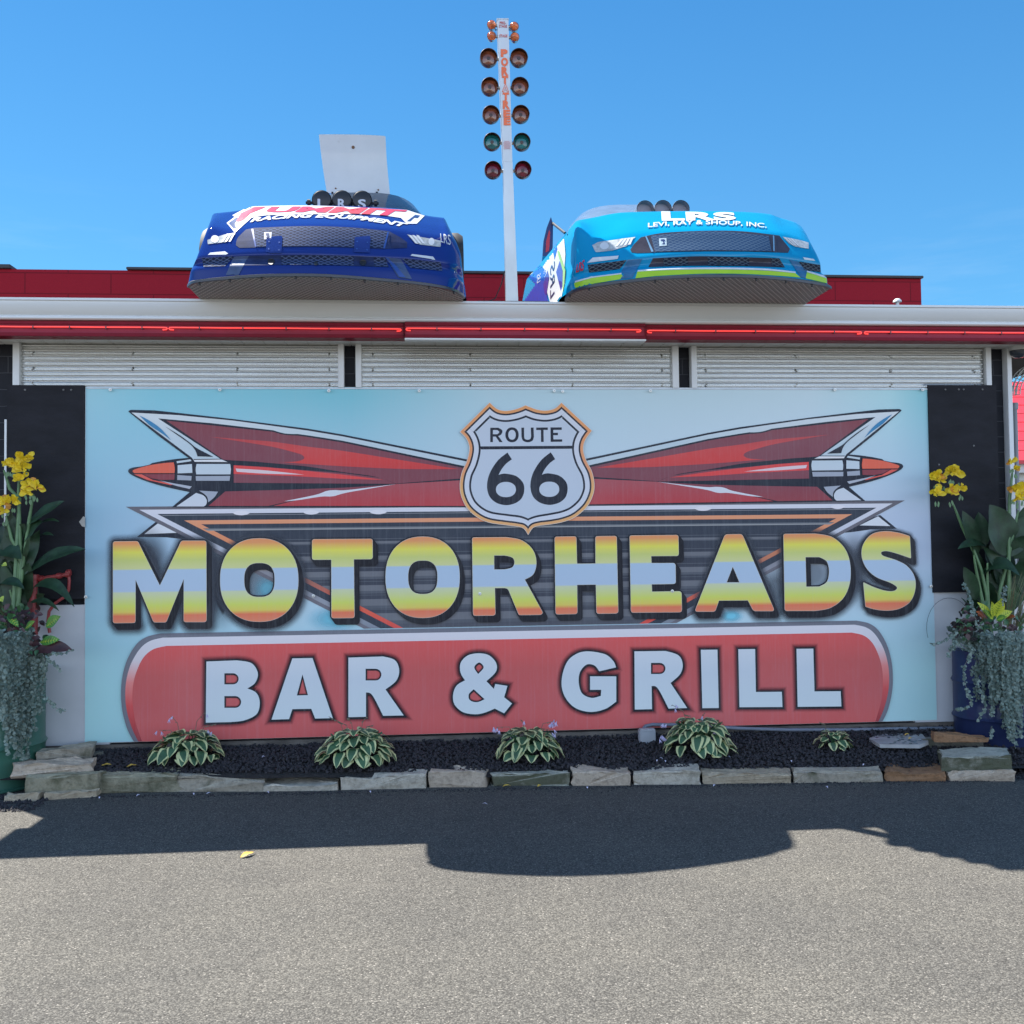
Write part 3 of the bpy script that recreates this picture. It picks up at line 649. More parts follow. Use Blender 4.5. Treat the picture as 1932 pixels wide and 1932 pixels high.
lay(g, [shs], pgrad('shield_orange', [(1.4, (196, 148, 118)), (1.75, (206, 154, 112)), (1.9, (186, 136, 112)), (2.3, (208, 140, 104))]), 48)
for i, (d, c_) in enumerate(((31, INK), (50, (164, 186, 220)), (102, INK), (124, (152, 178, 214)))):
    lay(g, [sgl(Z3, offs(sh if d < 60 else sh_in, -d))], pm(c_), 49+i)
lay(g, [sgl(Z3, [Vector(p) for p in ((398, 676), (1452, 669), (1452, 702), (404, 711))])], pm(INK), 53)
g.flat = True; shield = g.build('highway_shield', parent=sign)
def letters(loops, T, mm, k, parent, name='letter'):
    g = MB(); lay(g, [sgl(T, l) for l in loops], mm, k); g.flat = True; return g.build(name, parent=parent)
SI = pm(INK)
RT_ = [
 [path([(510, 466), (600, 466), (640, 490, 's'), (646, 515, 's'), (630, 545, 's'), (600, 560), (650, 628), (613, 628), (572, 566), (540, 566), (540, 628), (510, 628)]), path([(540, 492), (590, 492), (612, 515, 's'), (590, 539), (540, 539)])],
 [ell(680, 830, 462, 630, 2.15), ell(713, 797, 491, 601, 2.15)],
 [path([(860, 465), (890, 465), (892, 570), (900, 592, 's'), (930, 602, 's'), (960, 592, 's'), (970, 565), (966, 464), (998, 464), (1001, 570), (985, 612, 's'), (932, 630, 's'), (880, 612, 's'), (862, 570)])],
 [path([(1028, 464), (1158, 463), (1158, 491), (1110, 491), (1112, 626), (1082, 626), (1080, 492), (1028, 492)])],
 [path([(1188, 463), (1315, 462), (1315, 490), (1220, 491), (1220, 523), (1272, 523), (1272, 550), (1220, 551), (1222, 597), (1320, 597), (1320, 624), (1190, 625)])]]
for l in RT_: letters(l, Z3, SI, 54, shield)
six = [(703, 745), (753, 822), (690, 870, 's'), (640, 930, 's'), (603, 998), (640, 986, 's'), (690, 984, 's'), (800, 1010, 's'), (875, 1080, 's'), (893, 1160, 's'), (870, 1250, 's'), (800, 1312, 's'), (690, 1338, 's'), (580, 1312, 's'), (505, 1245, 's'), (475, 1150, 's'), (482, 1050, 's'), (520, 945, 's'), (600, 830, 's')]
for dx, dy in ((0, 0), (488, -3)):
    letters([[p+Vector((dx, dy)) for p in path(six)], [p+Vector((dx, dy)) for p in ell(574, 799, 1076, 1248, 2.15)]], Z3, SI, 54, shield, 'numeral')

# --- big two-tone letters
ztp = S2(Z2, (800, 1100)).y; zbt = S2(Z2, (800, 1690)).y; H_ = ztp-zbt
FACE = pgrad('letter_face', [(ztp, (208, 130, 98)), (ztp-0.05*H_, (206, 134, 98)), (ztp-0.15*H_, (182, 192, 92)), (ztp-0.25*H_, (160, 182, 122)), (ztp-0.355*H_, (166, 186, 150)), (ztp-0.37*H_, (138, 172, 214)),
                             (ztp-0.625*H_, (140, 172, 214)), (ztp-0.64*H_, (160, 184, 172)), (ztp-0.80*H_, (166, 190, 102)), (ztp-0.875*H_, (176, 178, 96)), (ztp-0.92*H_, (186, 106, 88)), (zbt, (184, 118, 102))])
BLKI = pm((24, 28, 40)); HALO = fade_mat('print_halo_dark', (58, 70, 90))
BIG = [
 (Z1, [[(83, 1135, 18), (263, 1133, 14), (425, 1460), (583, 1130, 14), (763, 1130, 18), (765, 1722, 20), (600, 1722, 16), (600, 1405), (470, 1724, 12), (380, 1724, 12), (247, 1410), (245, 1728, 16), (83, 1730, 18)]]),
 (Z1, [ell(866, 1436, 1112, 1720, 2.25), ell(1040, 1265, 1290, 1541, 2.6)]),
 (Z2, [[(33, 1119, 18), (473, 1116, 18), (474, 1262, 18), (336, 1263), (341, 1692, 18), (175, 1694, 18), (174, 1266), (33, 1267, 18)]]),
 (Z2, [ell(570, 1110, 1100, 1692, 2.25), ell(733, 950, 1272, 1520, 2.6)]),
 (Z2, [[(1203, 1106, 16), (1450, 1104), (1560, 1125, 's'), (1640, 1190, 's'), (1670, 1280, 's'), (1650, 1370, 's'), (1585, 1412), (1718, 1655, 14), (1705, 1669, 8), (1545, 1671, 14), (1490, 1540, 's'), (1466, 1485, 's'), (1440, 1473), (1367, 1473), (1371, 1674, 18), (1210, 1676, 18)],
       [(1361, 1235), (1440, 1235), (1495, 1250, 's'), (1513, 1285, 's'), (1495, 1325, 's'), (1440, 1340), (1362, 1341)]]),
 (Z4, [[(301, 1101, 16), (457, 1098, 16), (462, 1298), (600, 1297), (599, 1097, 16), (752, 1095, 16), (764, 1659, 20), (607, 1661, 18), (602, 1448), (463, 1450), (465, 1663, 18), (308, 1666, 18)]]),
 (Z4, [[(849, 1092, 14), (1203, 1088, 16), (1206, 1238, 18), (1004, 1240), (1006, 1294), (1182, 1293, 20), (1184, 1443, 18), (1008, 1446), (1010, 1503), (1226, 1499, 22), (1229, 1650, 20), (859, 1653, 18)]]),
 (Z4, [[(1546, 1083, 20), (1670, 1081, 20), (1907, 1642, 22), (1754, 1642, 18), (1713, 1563), (1500, 1565), (1472, 1646, 18), (1324, 1646, 22)], [(1602, 1315), (1653, 1435), (1555, 1435)]]),
 (Z5, [[(468, 1080, 16), (700, 1078), (820, 1102, 's'), (910, 1180, 's'), (952, 1290, 's'), (952, 1430, 's'), (905, 1545, 's'), (810, 1618, 's'), (700, 1640), (478, 1641, 16)], [(627, 1247), (730, 1247), (785, 1280, 's'), (802, 1355, 's'), (785, 1430, 's'), (730, 1465), (633, 1467)]]),
 (Z5, [[(1200, 1061, 's'), (1300, 1070, 's'), (1390, 1096, 14), (1399, 1256, 12), (1300, 1222, 's'), (1225, 1203, 's'), (1182, 1211, 's'), (1195, 1240, 's'), (1290, 1272, 's'), (1370, 1315, 's'), (1423, 1390, 's'), (1430, 1480, 's'), (1395, 1570, 's'), (1320, 1622, 's'), (1230, 1638, 's'), (1140, 1630, 's'), (1068, 1610, 8), (1052, 1434, 16), (1130, 1470, 's'), (1220, 1497, 's'), (1280, 1495, 's'), (1298, 1468, 's'), (1250, 1435, 's'), (1150, 1395, 's'), (1080, 1335, 's'), (1042, 1250, 's'), (1050, 1160, 's'), (1110, 1085, 's')]])]
HW = pm((168, 184, 196))
for ti, (T, loops) in enumerate(BIG):
    L = [l if isinstance(l[0], Vector) else path(l) for l in loops]
    g = MB(); base = [L[0]]+L[1:]
    def grown(d, dx=0, dy=0): return [sgl(T, [p+Vector((dx, dy)) for p in offs(L[0], d)])]+[sgl(T, [p+Vector((dx, dy)) for p in offs(h, -d)]) for h in L[1:]]
    out = grown(12)
    if ti in (0, 1, 7, 8, 9):
        soft_ring(g, sgl(T, offs(L[0], 10)), 0.045 if ti != 9 else 0.03, HALO, 43, 0.9)
        soft_ring(g, sgl(T, [p+Vector((28, 38)) for p in offs(L[0], 10)]), 0.05 if ti != 9 else 0.03, HALO, 43.5, 0.9)
    for i in range(8, 0, -1):
        lay(g, grown(12, 28*i/8, 38*i/8), BLKI, 58-i*1.0)
    lay(g, out, BLKI, 58); lay(g, grown(2.0), HW, 59.2); lay(g, grown(0), FACE, 60.4)
    build_fade(g, 'letter', sign)
# dark printed haze between the outer letters, behind them
def blob(T, cx, cy, rx, ry, m_, k, a0=0.8, g=None):
    c0 = S2(T, (cx, cy)); n = 40
    pts = [Vector((c0.x+cos(2*pi*i/n)*rx*ppm, c0.y+sin(2*pi*i/n)*ry*ppm)) for i in range(n)]
    k0 = len(g.v); y = -0.0003*k-0.001; inner = [c0+(p-c0)*0.25 for p in pts]
    g.add([(p.x, y, p.y) for p in inner], [tuple(range(n))], m_)
    for i in range(n): g.fade[k0+i] = a0
    k0 = len(g.v); g.add([(p.x, y, p.y) for p in inner]+[(p.x, y, p.y) for p in pts], [(i, (i+1) % n, n+(i+1) % n, n+i) for i in range(n)], m_)
    for i in range(n): g.fade[k0+i] = a0; g.fade[k0+n+i] = 0
hzk = 0
for T, cx, cy, rx, ry, a0 in ((Z1, 330, 1300, 190, 300, 1), (Z1, 620, 1560, 280, 230, 0.9), (Z1, 860, 1400, 200, 420, 1), (Z1, 1150, 1400, 330, 420, 0.6), (Z5, 1000, 1330, 200, 330, 0.9), (Z5, 690, 1370, 230, 250, 0.6), (Z5, 420, 1480, 190, 260, 0.7), (Z5, 1260, 1350, 260, 330, 0.35)):
    g = MB(); g.fade = {}; hzk += 0.06; blob(T, cx, cy, rx, ry, HALO, 7+hzk, a0, g); build_fade(g, 'printed_haze', sign)
CY = fade_mat('print_halo_cyan', (96, 176, 220))
for T, cx, cy, rx, ry, a0 in ((Z2, 200, 1700, 230, 110, 0.9), (Z5, 90, 1680, 110, 60, 1), (Z1, 1210, 1480, 120, 110, 0.7)): g = MB(); g.fade = {}; blob(T, cx, cy, rx, ry, CY, 7.7, a0, g); build_fade(g, 'printed_glow', sign)

# --- lower line of letters
LETW = pgrad('bar_letter_white', [(zp0, (164, 194, 222)), (zp0+0.35, (158, 184, 216)), (zp1, (174, 194, 222))])
HR = fade_mat('print_halo_maroon', (62, 34, 48))
def dhole(x0, y0, x1, y1):
    r = (y1-y0)/2; return [(x0, y0), (x1-r, y0)]+[(x1-r+sin(t)*r, y0+r-cos(t)*r) for t in [pi*k/9 for k in range(1, 9)]]+[(x1-r, y1), (x0, y1)]
SM = [
 (Z6, [[(535, 232), (690, 226), (765, 240, 's'), (798, 290, 's'), (785, 340, 's'), (745, 370), (790, 392, 's'), (808, 440, 's'), (793, 500, 's'), (730, 533, 's'), (660, 542), (532, 545)], dhole(627, 292, 700, 349), dhole(627, 409, 713, 469)]),
 (Z6, [[(975, 216), (1078, 214), (1182, 522), (1092, 524), (1072, 474), (975, 476), (958, 527), (868, 530)], [(1027, 298), (1055, 404), (998, 406)]]),
 (Z6, [[(1262, 212), (1440, 206), (1500, 225, 's'), (1522, 275, 's'), (1507, 330, 's'), (1452, 375), (1545, 508), (1440, 510), (1385, 405, 's'), (1352, 390), (1352, 515), (1262, 517)], dhole(1350, 269, 1431, 329)]),
 (Z7, [[(170, 190, 's'), (225, 200, 's'), (262, 240, 's'), (260, 285, 's'), (212, 333), (250, 372), (258, 347), (320, 357), (303, 415), (343, 447), (303, 497), (255, 473), (200, 495, 's'), (150, 502, 's'), (90, 490, 's'), (48, 450, 's'), (42, 400, 's'), (60, 355, 's'), (103, 328), (80, 290, 's'), (80, 240, 's'), (115, 202, 's')], [(175, 237, 's'), (198, 262, 's'), (170, 296), (150, 262, 's')], [(147, 374), (203, 425), (165, 440, 's'), (128, 430, 's'), (122, 400, 's')]]),
 (Z7, [[(735, 180, 's'), (820, 195, 's'), (862, 230, 's'), (876, 262), (790, 282), (765, 252, 's'), (725, 248, 's'), (692, 285, 's'), (685, 340, 's'), (702, 395, 's'), (750, 418, 's'), (798, 408), (800, 377), (743, 377), (743, 308), (877, 308), (877, 437), (820, 475, 's'), (740, 490, 's'), (660, 465, 's'), (608, 400, 's'), (598, 320, 's'), (625, 235, 's'), (675, 192, 's')]]),
 (Z7, [[(970, 180), (1130, 178), (1195, 200, 's'), (1217, 245, 's'), (1205, 295, 's'), (1155, 342), (1240, 470), (1145, 473), (1090, 370, 's'), (1058, 357), (1060, 476), (972, 478)], dhole(1055, 239, 1129, 296)]),
 (Z7, [[(1310, 172), (1395, 171), (1402, 470), (1318, 471)]]),
 (Z7, [[(1502, 169), (1588, 168), (1592, 388), (1725, 387), (1728, 465), (1508, 466)]]),
 (Z7, [[(1800, 167), (1886, 166), (1892, 385), (2026, 384), (2030, 462), (1806, 464)]])]
for T, loops in SM:
    L = [path(l) for l in loops]; g = MB()
    def grown(d, dx=0, dy=0): return [sgl(T, [p+Vector((dx, dy)) for p in offs(L[0], d)])]+[sgl(T, [p+Vector((dx, dy)) for p in offs(h, -d*0.8)]) for h in L[1:]]
    soft_ring(g, sgl(T, offs(L[0], 6)), 0.03, HR, 44, 0.95)
    for h in L[1:]: soft_ring(g, sgl(T, offs(h, -4)), -0.012, HR, 44, 0.8)
    lay(g, grown(7, 2, 4), BLKI, 46); lay(g, grown(7), BLKI, 47); lay(g, grown(0), LETW, 48)
    build_fade(g, 'letter', sign)
# sign screws with washers
WASH = mat('pale_washer', (0.62, 0.63, 0.60), 0.35, 0.5)
for px, py in ((210, 736), (416, 736), (621, 738), (791, 738), (1045, 738), (1061, 739), (1226, 738), (1573, 736), (1738, 736), (592, 1124), (905, 1120), (1267, 1115), (1754, 1106), (164, 1126)):
    p = aty(px, py, 0); e = thing('sign_screw', 'small screw and pale washer fixing the printed sign board', 'screw', (p.x, -0.02, p.z), 'screws fixing the sign'); put(e)
    y0 = -0.0205
    MB().lathe([(0.0046, -0.003), (0.010, -0.0025), (0.0105, 0.001), (0.0046, 0.001)], (p.x, y0, p.z), (0, 1, 0), WASH, 16).build('washer', parent=e, smooth=40)
    MB().lathe([(0.0, -0.004), (0.004, -0.0035), (0.0045, 0.02)], (p.x, y0-0.001, p.z), (0, 1, 0), SCREW, 12).build('screw_head', parent=e, smooth=40)
# ================================================================== RACE CARS
ZS = 2.90
def interp(xs, ys, x):
    if x <= xs[0]: return ys[0]
    if x >= xs[-1]: return ys[-1]
    for i in range(len(xs)-1):
        if xs[i+1] >= x:
            t = (x-xs[i])/(xs[i+1]-xs[i]); return ys[i]*(1-t)+ys[i+1]*t
def resample(pts, n):
    """Catmull-Rom through pts, n points evenly by chord length"""
    d = [0]
    for a, b in zip(pts, pts[1:]): d.append(d[-1]+(b-a).length)
    out = []
    for i in range(n):
        s = d[-1]*i/(n-1); j = 0
        while j < len(pts)-2 and d[j+1] < s: j += 1
        t = (s-d[j])/max(1e-9, d[j+1]-d[j]); p = [pts[max(0, min(len(pts)-1, j+k))] for k in (-1, 0, 1, 2)]
        out.append(0.5*((2*p[1])+(p[2]-p[0])*t+(2*p[0]-5*p[1]+4*p[2]-p[3])*t*t+(3*p[1]-p[0]-3*p[2]+p[3])*t**3))
    return out
def paint(name, col, metal=0.0, rough=0.5):
    m, nt, b = newmat(name); v = pos_map(nt, (1, 1, 1)); n = noise_n(nt, v, 3, 4)
    nt.links.new(mixc(nt, tuple(x*0.9 for x in col), tuple(min(1, x*1.08) for x in col), n), b.inputs['Base Color'])
    b.inputs['Roughness'].default_value = rough; b.inputs['Coat Weight'].default_value = 0.6; b.inputs['Coat Roughness'].default_value = 0.035; b.inputs['Specular IOR Level'].default_value = 0.0; b.inputs['Metallic'].default_value = metal
    bump(nt, b, noise_n(nt, v, 6, 2), 0.004, 0.5); MATS[name] = m; return m
def grille_mat(name, wire, hole, sx=42, ang=0):
    m, nt, b = newmat(name); g_ = N(nt, 'ShaderNodeNewGeometry'); mp = N(nt, 'ShaderNodeMapping'); mp.inputs['Scale'].default_value = (sx, 0.0, sx*1.9)
    nt.links.new(g_.outputs['Position'], mp.inputs[0])
    s = N(nt, 'ShaderNodeSeparateXYZ'); nt.links.new(mp.outputs[0], s.inputs[0])
    def mth(op, a, b_=None):
        q = N(nt, 'ShaderNodeMath', operation=op)
        for i, x in enumerate((a, b_)):
            if x is None: continue
            if isinstance(x, (int, float)): q.inputs[i].default_value = x
            else: nt.links.new(x, q.inputs[i])
        return q.outputs[0]
    a1 = mth('ABSOLUTE', mth('SINE', mth('ADD', s.outputs['X'], s.outputs['Z']))); a2 = mth('ABSOLUTE', mth('SINE', mth('SUBTRACT', s.outputs['X'], s.outputs['Z'])))
    mn = mth('MINIMUM', a1, a2)
    nt.links.new(mixc(nt, wire, hole, maprange(nt, mn, 0.22, 0.42)), b.inputs['Base Color']); b.inputs['Roughness'].default_value = 0.75; b.inputs['Specular IOR Level'].default_value = 0.08
    b.inputs['Coat Weight'].default_value = 0.12; return m
# woven underside of the splitters
m, nt, b = newmat('diamond_mesh'); g_ = N(nt, 'ShaderNodeNewGeometry'); mp = N(nt, 'ShaderNodeMapping'); mp.inputs['Scale'].default_value = (95, 60, 1)
nt.links.new(g_.outputs['Position'], mp.inputs[0]); s = N(nt, 'ShaderNodeSeparateXYZ'); nt.links.new(mp.outputs[0], s.inputs[0])
def mth(nt, op, a, b_=None):
    q = N(nt, 'ShaderNodeMath', operation=op)
    for i, x in enumerate((a, b_)):
        if x is None: continue
        if isinstance(x, (int, float)): q.inputs[i].default_value = x
        else: nt.links.new(x, q.inputs[i])
    return q.outputs[0]
a1 = mth(nt, 'ABSOLUTE', mth(nt, 'SINE', mth(nt, 'ADD', s.outputs['X'], s.outputs['Y']))); a2 = mth(nt, 'ABSOLUTE', mth(nt, 'SINE', mth(nt, 'SUBTRACT', s.outputs['X'], s.outputs['Y'])))
mn = mth(nt, 'MINIMUM', a1, a2)
nt.links.new(mixc(nt, (0.48, 0.45, 0.42), (0.12, 0.115, 0.11), maprange(nt, mn, 0.15, 0.45)), b.inputs['Base Color']); b.inputs['Roughness'].default_value = 0.5
inv = mth(nt, 'SUBTRACT', 1.0, mn); bump(nt, b, inv, 0.004)
MESHM = m
BLACKM = mat('satin_black', (0.018, 0.018, 0.02), 0.45, var=0.1)
TIRE = mat('tyre_rubber', (0.022, 0.022, 0.023), 0.7, var=0.15)
GLASS = mat('tinted_screen', (0.05, 0.07, 0.10), 0.06, var=0.05, coat=0.6)
CARB = mat('carbon', (0.035, 0.035, 0.04), 0.3, var=0.2)

class Car:
    def __init__(s, T, rim, rows, name, label, paintmat, zs=ZS, xshift=0.0):
        s.T = T; s.root = thing('race_car', label, 'race car')
        rim3 = [atz(*T(*p), zs) for p in rim]; s.rim3 = rim3
        xs = [p.x for p in rim3]; ys = [p.y for p in rim3]; s.xs, s.ys = xs, ys
        s.ymin = min(ys); s.x0, s.x1 = xs[0], xs[-1]; s.xc = (s.x0+s.x1)/2; s.hw = (s.x1-s.x0)/2
        s.root.location = (s.xc, s.ymin+1.8, 2.887)
        NC = 61; s.rows3 = []
        for pts, dy, k in rows:
            out = []
            for p in pts:
                Y = s.ymin
                for _ in range(25):
                    X = aty(*T(*p), Y); Y = 0.5*Y+0.5*(s.ymin+k*(interp(xs, ys, X.x)-s.ymin)+dy)
                out.append(aty(*T(*p), Y))
            s.rows3.append(resample(out, NC))
        # vertical interpolation
        grid = []; R = s.rows3; sub = 5
        for i in range(len(R)-1):
            for t in range(sub):
                t /= sub; row = []
                for c in range(NC):
                    p = [R[max(0, min(len(R)-1, i+k))][c] for k in (-1, 0, 1, 2)]
                    cr = 0.5*((2*p[1])+(p[2]-p[0])*t+(2*p[0]-5*p[1]+4*p[2]-p[3])*t*t+(3*p[1]-p[0]-3*p[2]+p[3])*t**3)
                    li = p[1]*(1-t)+p[2]*t
                    row.append(li*0.55+cr*0.45)
                grid.append(row)
        grid.append(R[-1])
        full = []; L = len(grid); s.side_cols = [4.0, 3.2, 2.4, 1.6, 1.0, 0.6, 0.3, 0.12]
        for i, row in enumerate(grid):
            f = i/(L-1); a, b = row[0], row[-1]; tuck = 0.03*f
            zr = 0.0
            full.append([Vector((a.x-0.02*(1-f)+tuck*min(1, q*0.3), a.y+q*(1-0.15*f), a.z+(0.02+0.11*f)*q)) for q in s.side_cols] + row +
                        [Vector((b.x+0.02*(1-f)-tuck*min(1, q*0.3), b.y+q*(1-0.15*f), b.z+(0.02+0.11*f)*q)) for q in s.side_cols[::-1]])
        s.full = full; W_ = len(full[0]); g = MB(); g.v = [tuple(p) for r in full for p in r]
        g.f = [(i*W_+j, i*W_+j+1, (i+1)*W_+j+1, (i+1)*W_+j) for i in range(L-1) for j in range(W_-1)]; g.m = [0]*len(g.f)
        # deck behind the crest, closing the top
        top = full[-1]; k = len(s.side_cols); base = len(g.v); last = (L-1)*W_
        half = W_//2
        for i in range(half):
            a, b = last+i, last+W_-1-i
            if i+1 < half+1 and a+1 <= b-1: g.f.append((a, a+1, b-1, b)); g.m.append(0)
        body = g.build('body_shell', paintmat, s.root, smooth=50); s.body = body
        vs = [tuple(p) for r in full for p in r]; s.bvh = BVHTree.FromPolygons([Vector(v) for v in vs], [tuple(f) for f in g.f if len(set(f)) >= 3][:(L-1)*(W_-1)])
        # splitter: rim curve, flat underside
        g = MB(); n = 60; rr = resample(rim3, n); back = s.ymin+1.15
        lo = [Vector((p.x, p.y, zs-0.010)) for p in rr]; hi = [Vector((p.x, p.y, zs+0.004)) for p in rr]
        ins = [Vector((s.xc+(p.x-s.xc)*0.985, p.y+0.012, zs-0.012)) for p in rr]
        bk = [Vector((s.xc+(p.x-s.xc)*0.98, back, zs-0.004)) for p in rr]
        k0 = 0
        for A, B_, mm in ((hi, lo, CARB), (lo, ins, CARB), (ins, bk, MESHM)):
            g.add(A+B_, [(i, i+1, n+i+1, n+i) for i in range(n-1)], mm)
        r1 = s.rows3[0]; rr2 = resample(r1, n)
        g.add(hi+rr2, [(i, i+1, n+i+1, n+i) for i in range(n-1)], CARB)
        sp = g.build('splitter', parent=s.root, smooth=30)
        for i in range(5, n-4, 6):
            p = rr[i]; MB().lathe([(0, -0.022), (0.006, -0.020), (0.006, -0.008), (0.009, -0.008), (0.009, 0.0)], (p.x, p.y+0.018, zs-0.003), (0, 0, 1), BLACKM, 8).build('rim_bolt', parent=sp)
    def cast(s, x, y):
        px, py = s.T(x, y); d = ray(px, py).normalized(); h, nrm, _, _ = s.bvh.ray_cast(CAM, d)
        if h is None: return None
        if nrm.dot(d) > 0: nrm = -nrm
        return h, nrm
    def decal(s, name, shape, mm, lift=0.003, maxlen=14, mapf=None, parent=None):
        vs, fs = shape; bm = bmesh.new(); bv = [bm.verts.new((v.x, v.y, 0) if mapf is None else (*mapf(v.x, v.y), 0)) for v in vs]
        for f in fs:
            try: bm.faces.new([bv[i] for i in f])
            except ValueError: pass
        for _ in range(6):
            es = [e for e in bm.edges if e.calc_length() > maxlen]
            if not es: break
            bmesh.ops.subdivide_edges(bm, edges=es, cuts=1); bmesh.ops.triangulate(bm, faces=bm.faces[:])
        g = MB(); idx = {}
        for v in bm.verts:
            h = s.cast(v.co.x, v.co.y)
            if h: idx[v] = len(g.v); g.v.append(tuple(h[0]+h[1]*lift))
        for f in bm.faces:
            if all(v in idx for v in f.verts):
                P = [Vector(g.v[idx[v]]) for v in f.verts]
                if max((P[i]-P[i-1]).length for i in range(len(P))) < 0.25: g.f.append(tuple(idx[v] for v in f.verts)); g.m.append(0)
        bm.free(); g.flat = True
        if not g.f: return None
        if name in ('brake_duct', 'duct_fin', 'side_grille'):
            par = list(range(len(g.v)))
            def fd(a):
                while par[a] != a: par[a] = par[par[a]]; a = par[a]
                return a
            for f in g.f:
                for q in f[1:]: par[fd(q)] = fd(f[0])
            cnt = {}
            for f in g.f: cnt[fd(f[0])] = cnt.get(fd(f[0]), 0)+1
            best = max(cnt, key=cnt.get); g.f = [f for f in g.f if fd(f[0]) == best]; g.m = [0]*len(g.f)
            used = sorted({i for f in g.f for i in f}); mp_ = {o: i for i, o in enumerate(used)}; g.v = [g.v[i] for i in used]; g.f = [tuple(mp_[i] for i in f) for f in g.f]
        return g.build(name, mm, parent or s.root, smooth=60)
    def dpath(s, name, loops, mm, lift=0.003, maxlen=14, parent=None):
        return s.decal(name, tess([path([tuple(p) for p in l]) for l in loops]), mm, lift, maxlen, parent=parent)
def quadmap(a, b, c, d):
    """unit box (y up) -> bilinear quad a(bottom left) b(bottom right) c(top right) d(top left)"""
    def f(u, v):
        x = (1-u)*(1-v)*a[0]+u*(1-v)*b[0]+u*v*c[0]+(1-u)*v*d[0]; y = (1-u)*(1-v)*a[1]+u*(1-v)*b[1]+u*v*c[1]+(1-u)*v*d[1]
        return x, y
    return f
def cabin(car, xw, yb, zt, glass_mat, roofmat, x_off=0.0, zb=3.45, length=1.9):
    """windscreen, roof and rear glass as one lofted greenhouse with separate parts"""
    xc = car.xc+x_off
    sec = [(0.0, xw*1.0, 0.0), (0.30, xw*0.94, 0.55), (0.55, xw*0.84, 0.88), (0.80, xw*0.78, 1.0), (1.25, xw*0.76, 0.98), (length, xw*0.9, 0.35)]
    rows = []
    for dy, wd, h in sec:
        r = []
        for i in range(25):
            a = pi*i/24; ca = -cos(a); sa = sin(a)
            r.append(Vector((xc+wd*math.copysign(abs(ca)**0.62, ca), yb+dy, zb+(zt-zb)*h*sa**0.55+(0 if 0 < i < 24 else -0.1))))
        rows.append(r)
    n = 25
    for (a, b, nm, mm) in ((0, 2, 'windscreen', glass_mat), (2, 4, 'roof', roofmat), (4, 5, 'rear_glass', glass_mat)):
        g = MB(); g.add([p for r in rows[a:b+1] for p in r], [(i*n+j, i*n+j+1, (i+1)*n+j+1, (i+1)*n+j) for i in range(b-a) for j in range(n-1)]); g.build(nm, mm, car.root, smooth=60)
def wheel(car, x, y, r, wd, z=None):
    g = MB(); z = (2.90+r) if z is None else z
    g.lathe([(r*0.55, -wd/2), (r*0.93, -wd/2), (r, -wd/2+0.03), (r, wd/2-0.03), (r*0.93, wd/2), (r*0.55, wd/2)], (x, y, z), (1, 0, 0), TIRE, 40)
    t = g.build('tyre', parent=car.root, smooth=40)
    MB().lathe([(0, 0.04), (r*0.15, 0.05), (r*0.3, 0.0), (r*0.56, wd/2-0.01)], (x, y, z), (1 if x > car.xc else -1, 0, 0), mat('polished_rim', (0.5, 0.5, 0.5), 0.25, 0.9), 24).build('rim', parent=t, smooth=40)
def text(car, s_, q, mm, bold=0.0, shear=0.0, lift=0.004, maxlen=10, name='lettering', space=1.0, clampy=None, arc=0.0, parent=None):
    f0 = quadmap(*q)
    def f(u, v):
        x, y = f0(u, v); y -= arc*4*u*(1-u)
        if clampy is not None: y = max(y, clampy(x))
        return x, y
    return car.decal(name, font_shape(s_, bold, shear, space), mm, lift, maxlen, f, parent)

WHP = mat('white_decal', (0.56, 0.58, 0.60), 0.4, coat=0.25, var=0.04); REDP = mat('red_decal', (0.55, 0.03, 0.05), 0.3, coat=0.4, var=0.06); NAVY = mat('navy_decal', (0.02, 0.035, 0.12), 0.3, coat=0.4)
GREYL = mat('lamp_decal', (0.40, 0.42, 0.42), 0.2, coat=0.5, var=0.3, vs=40)
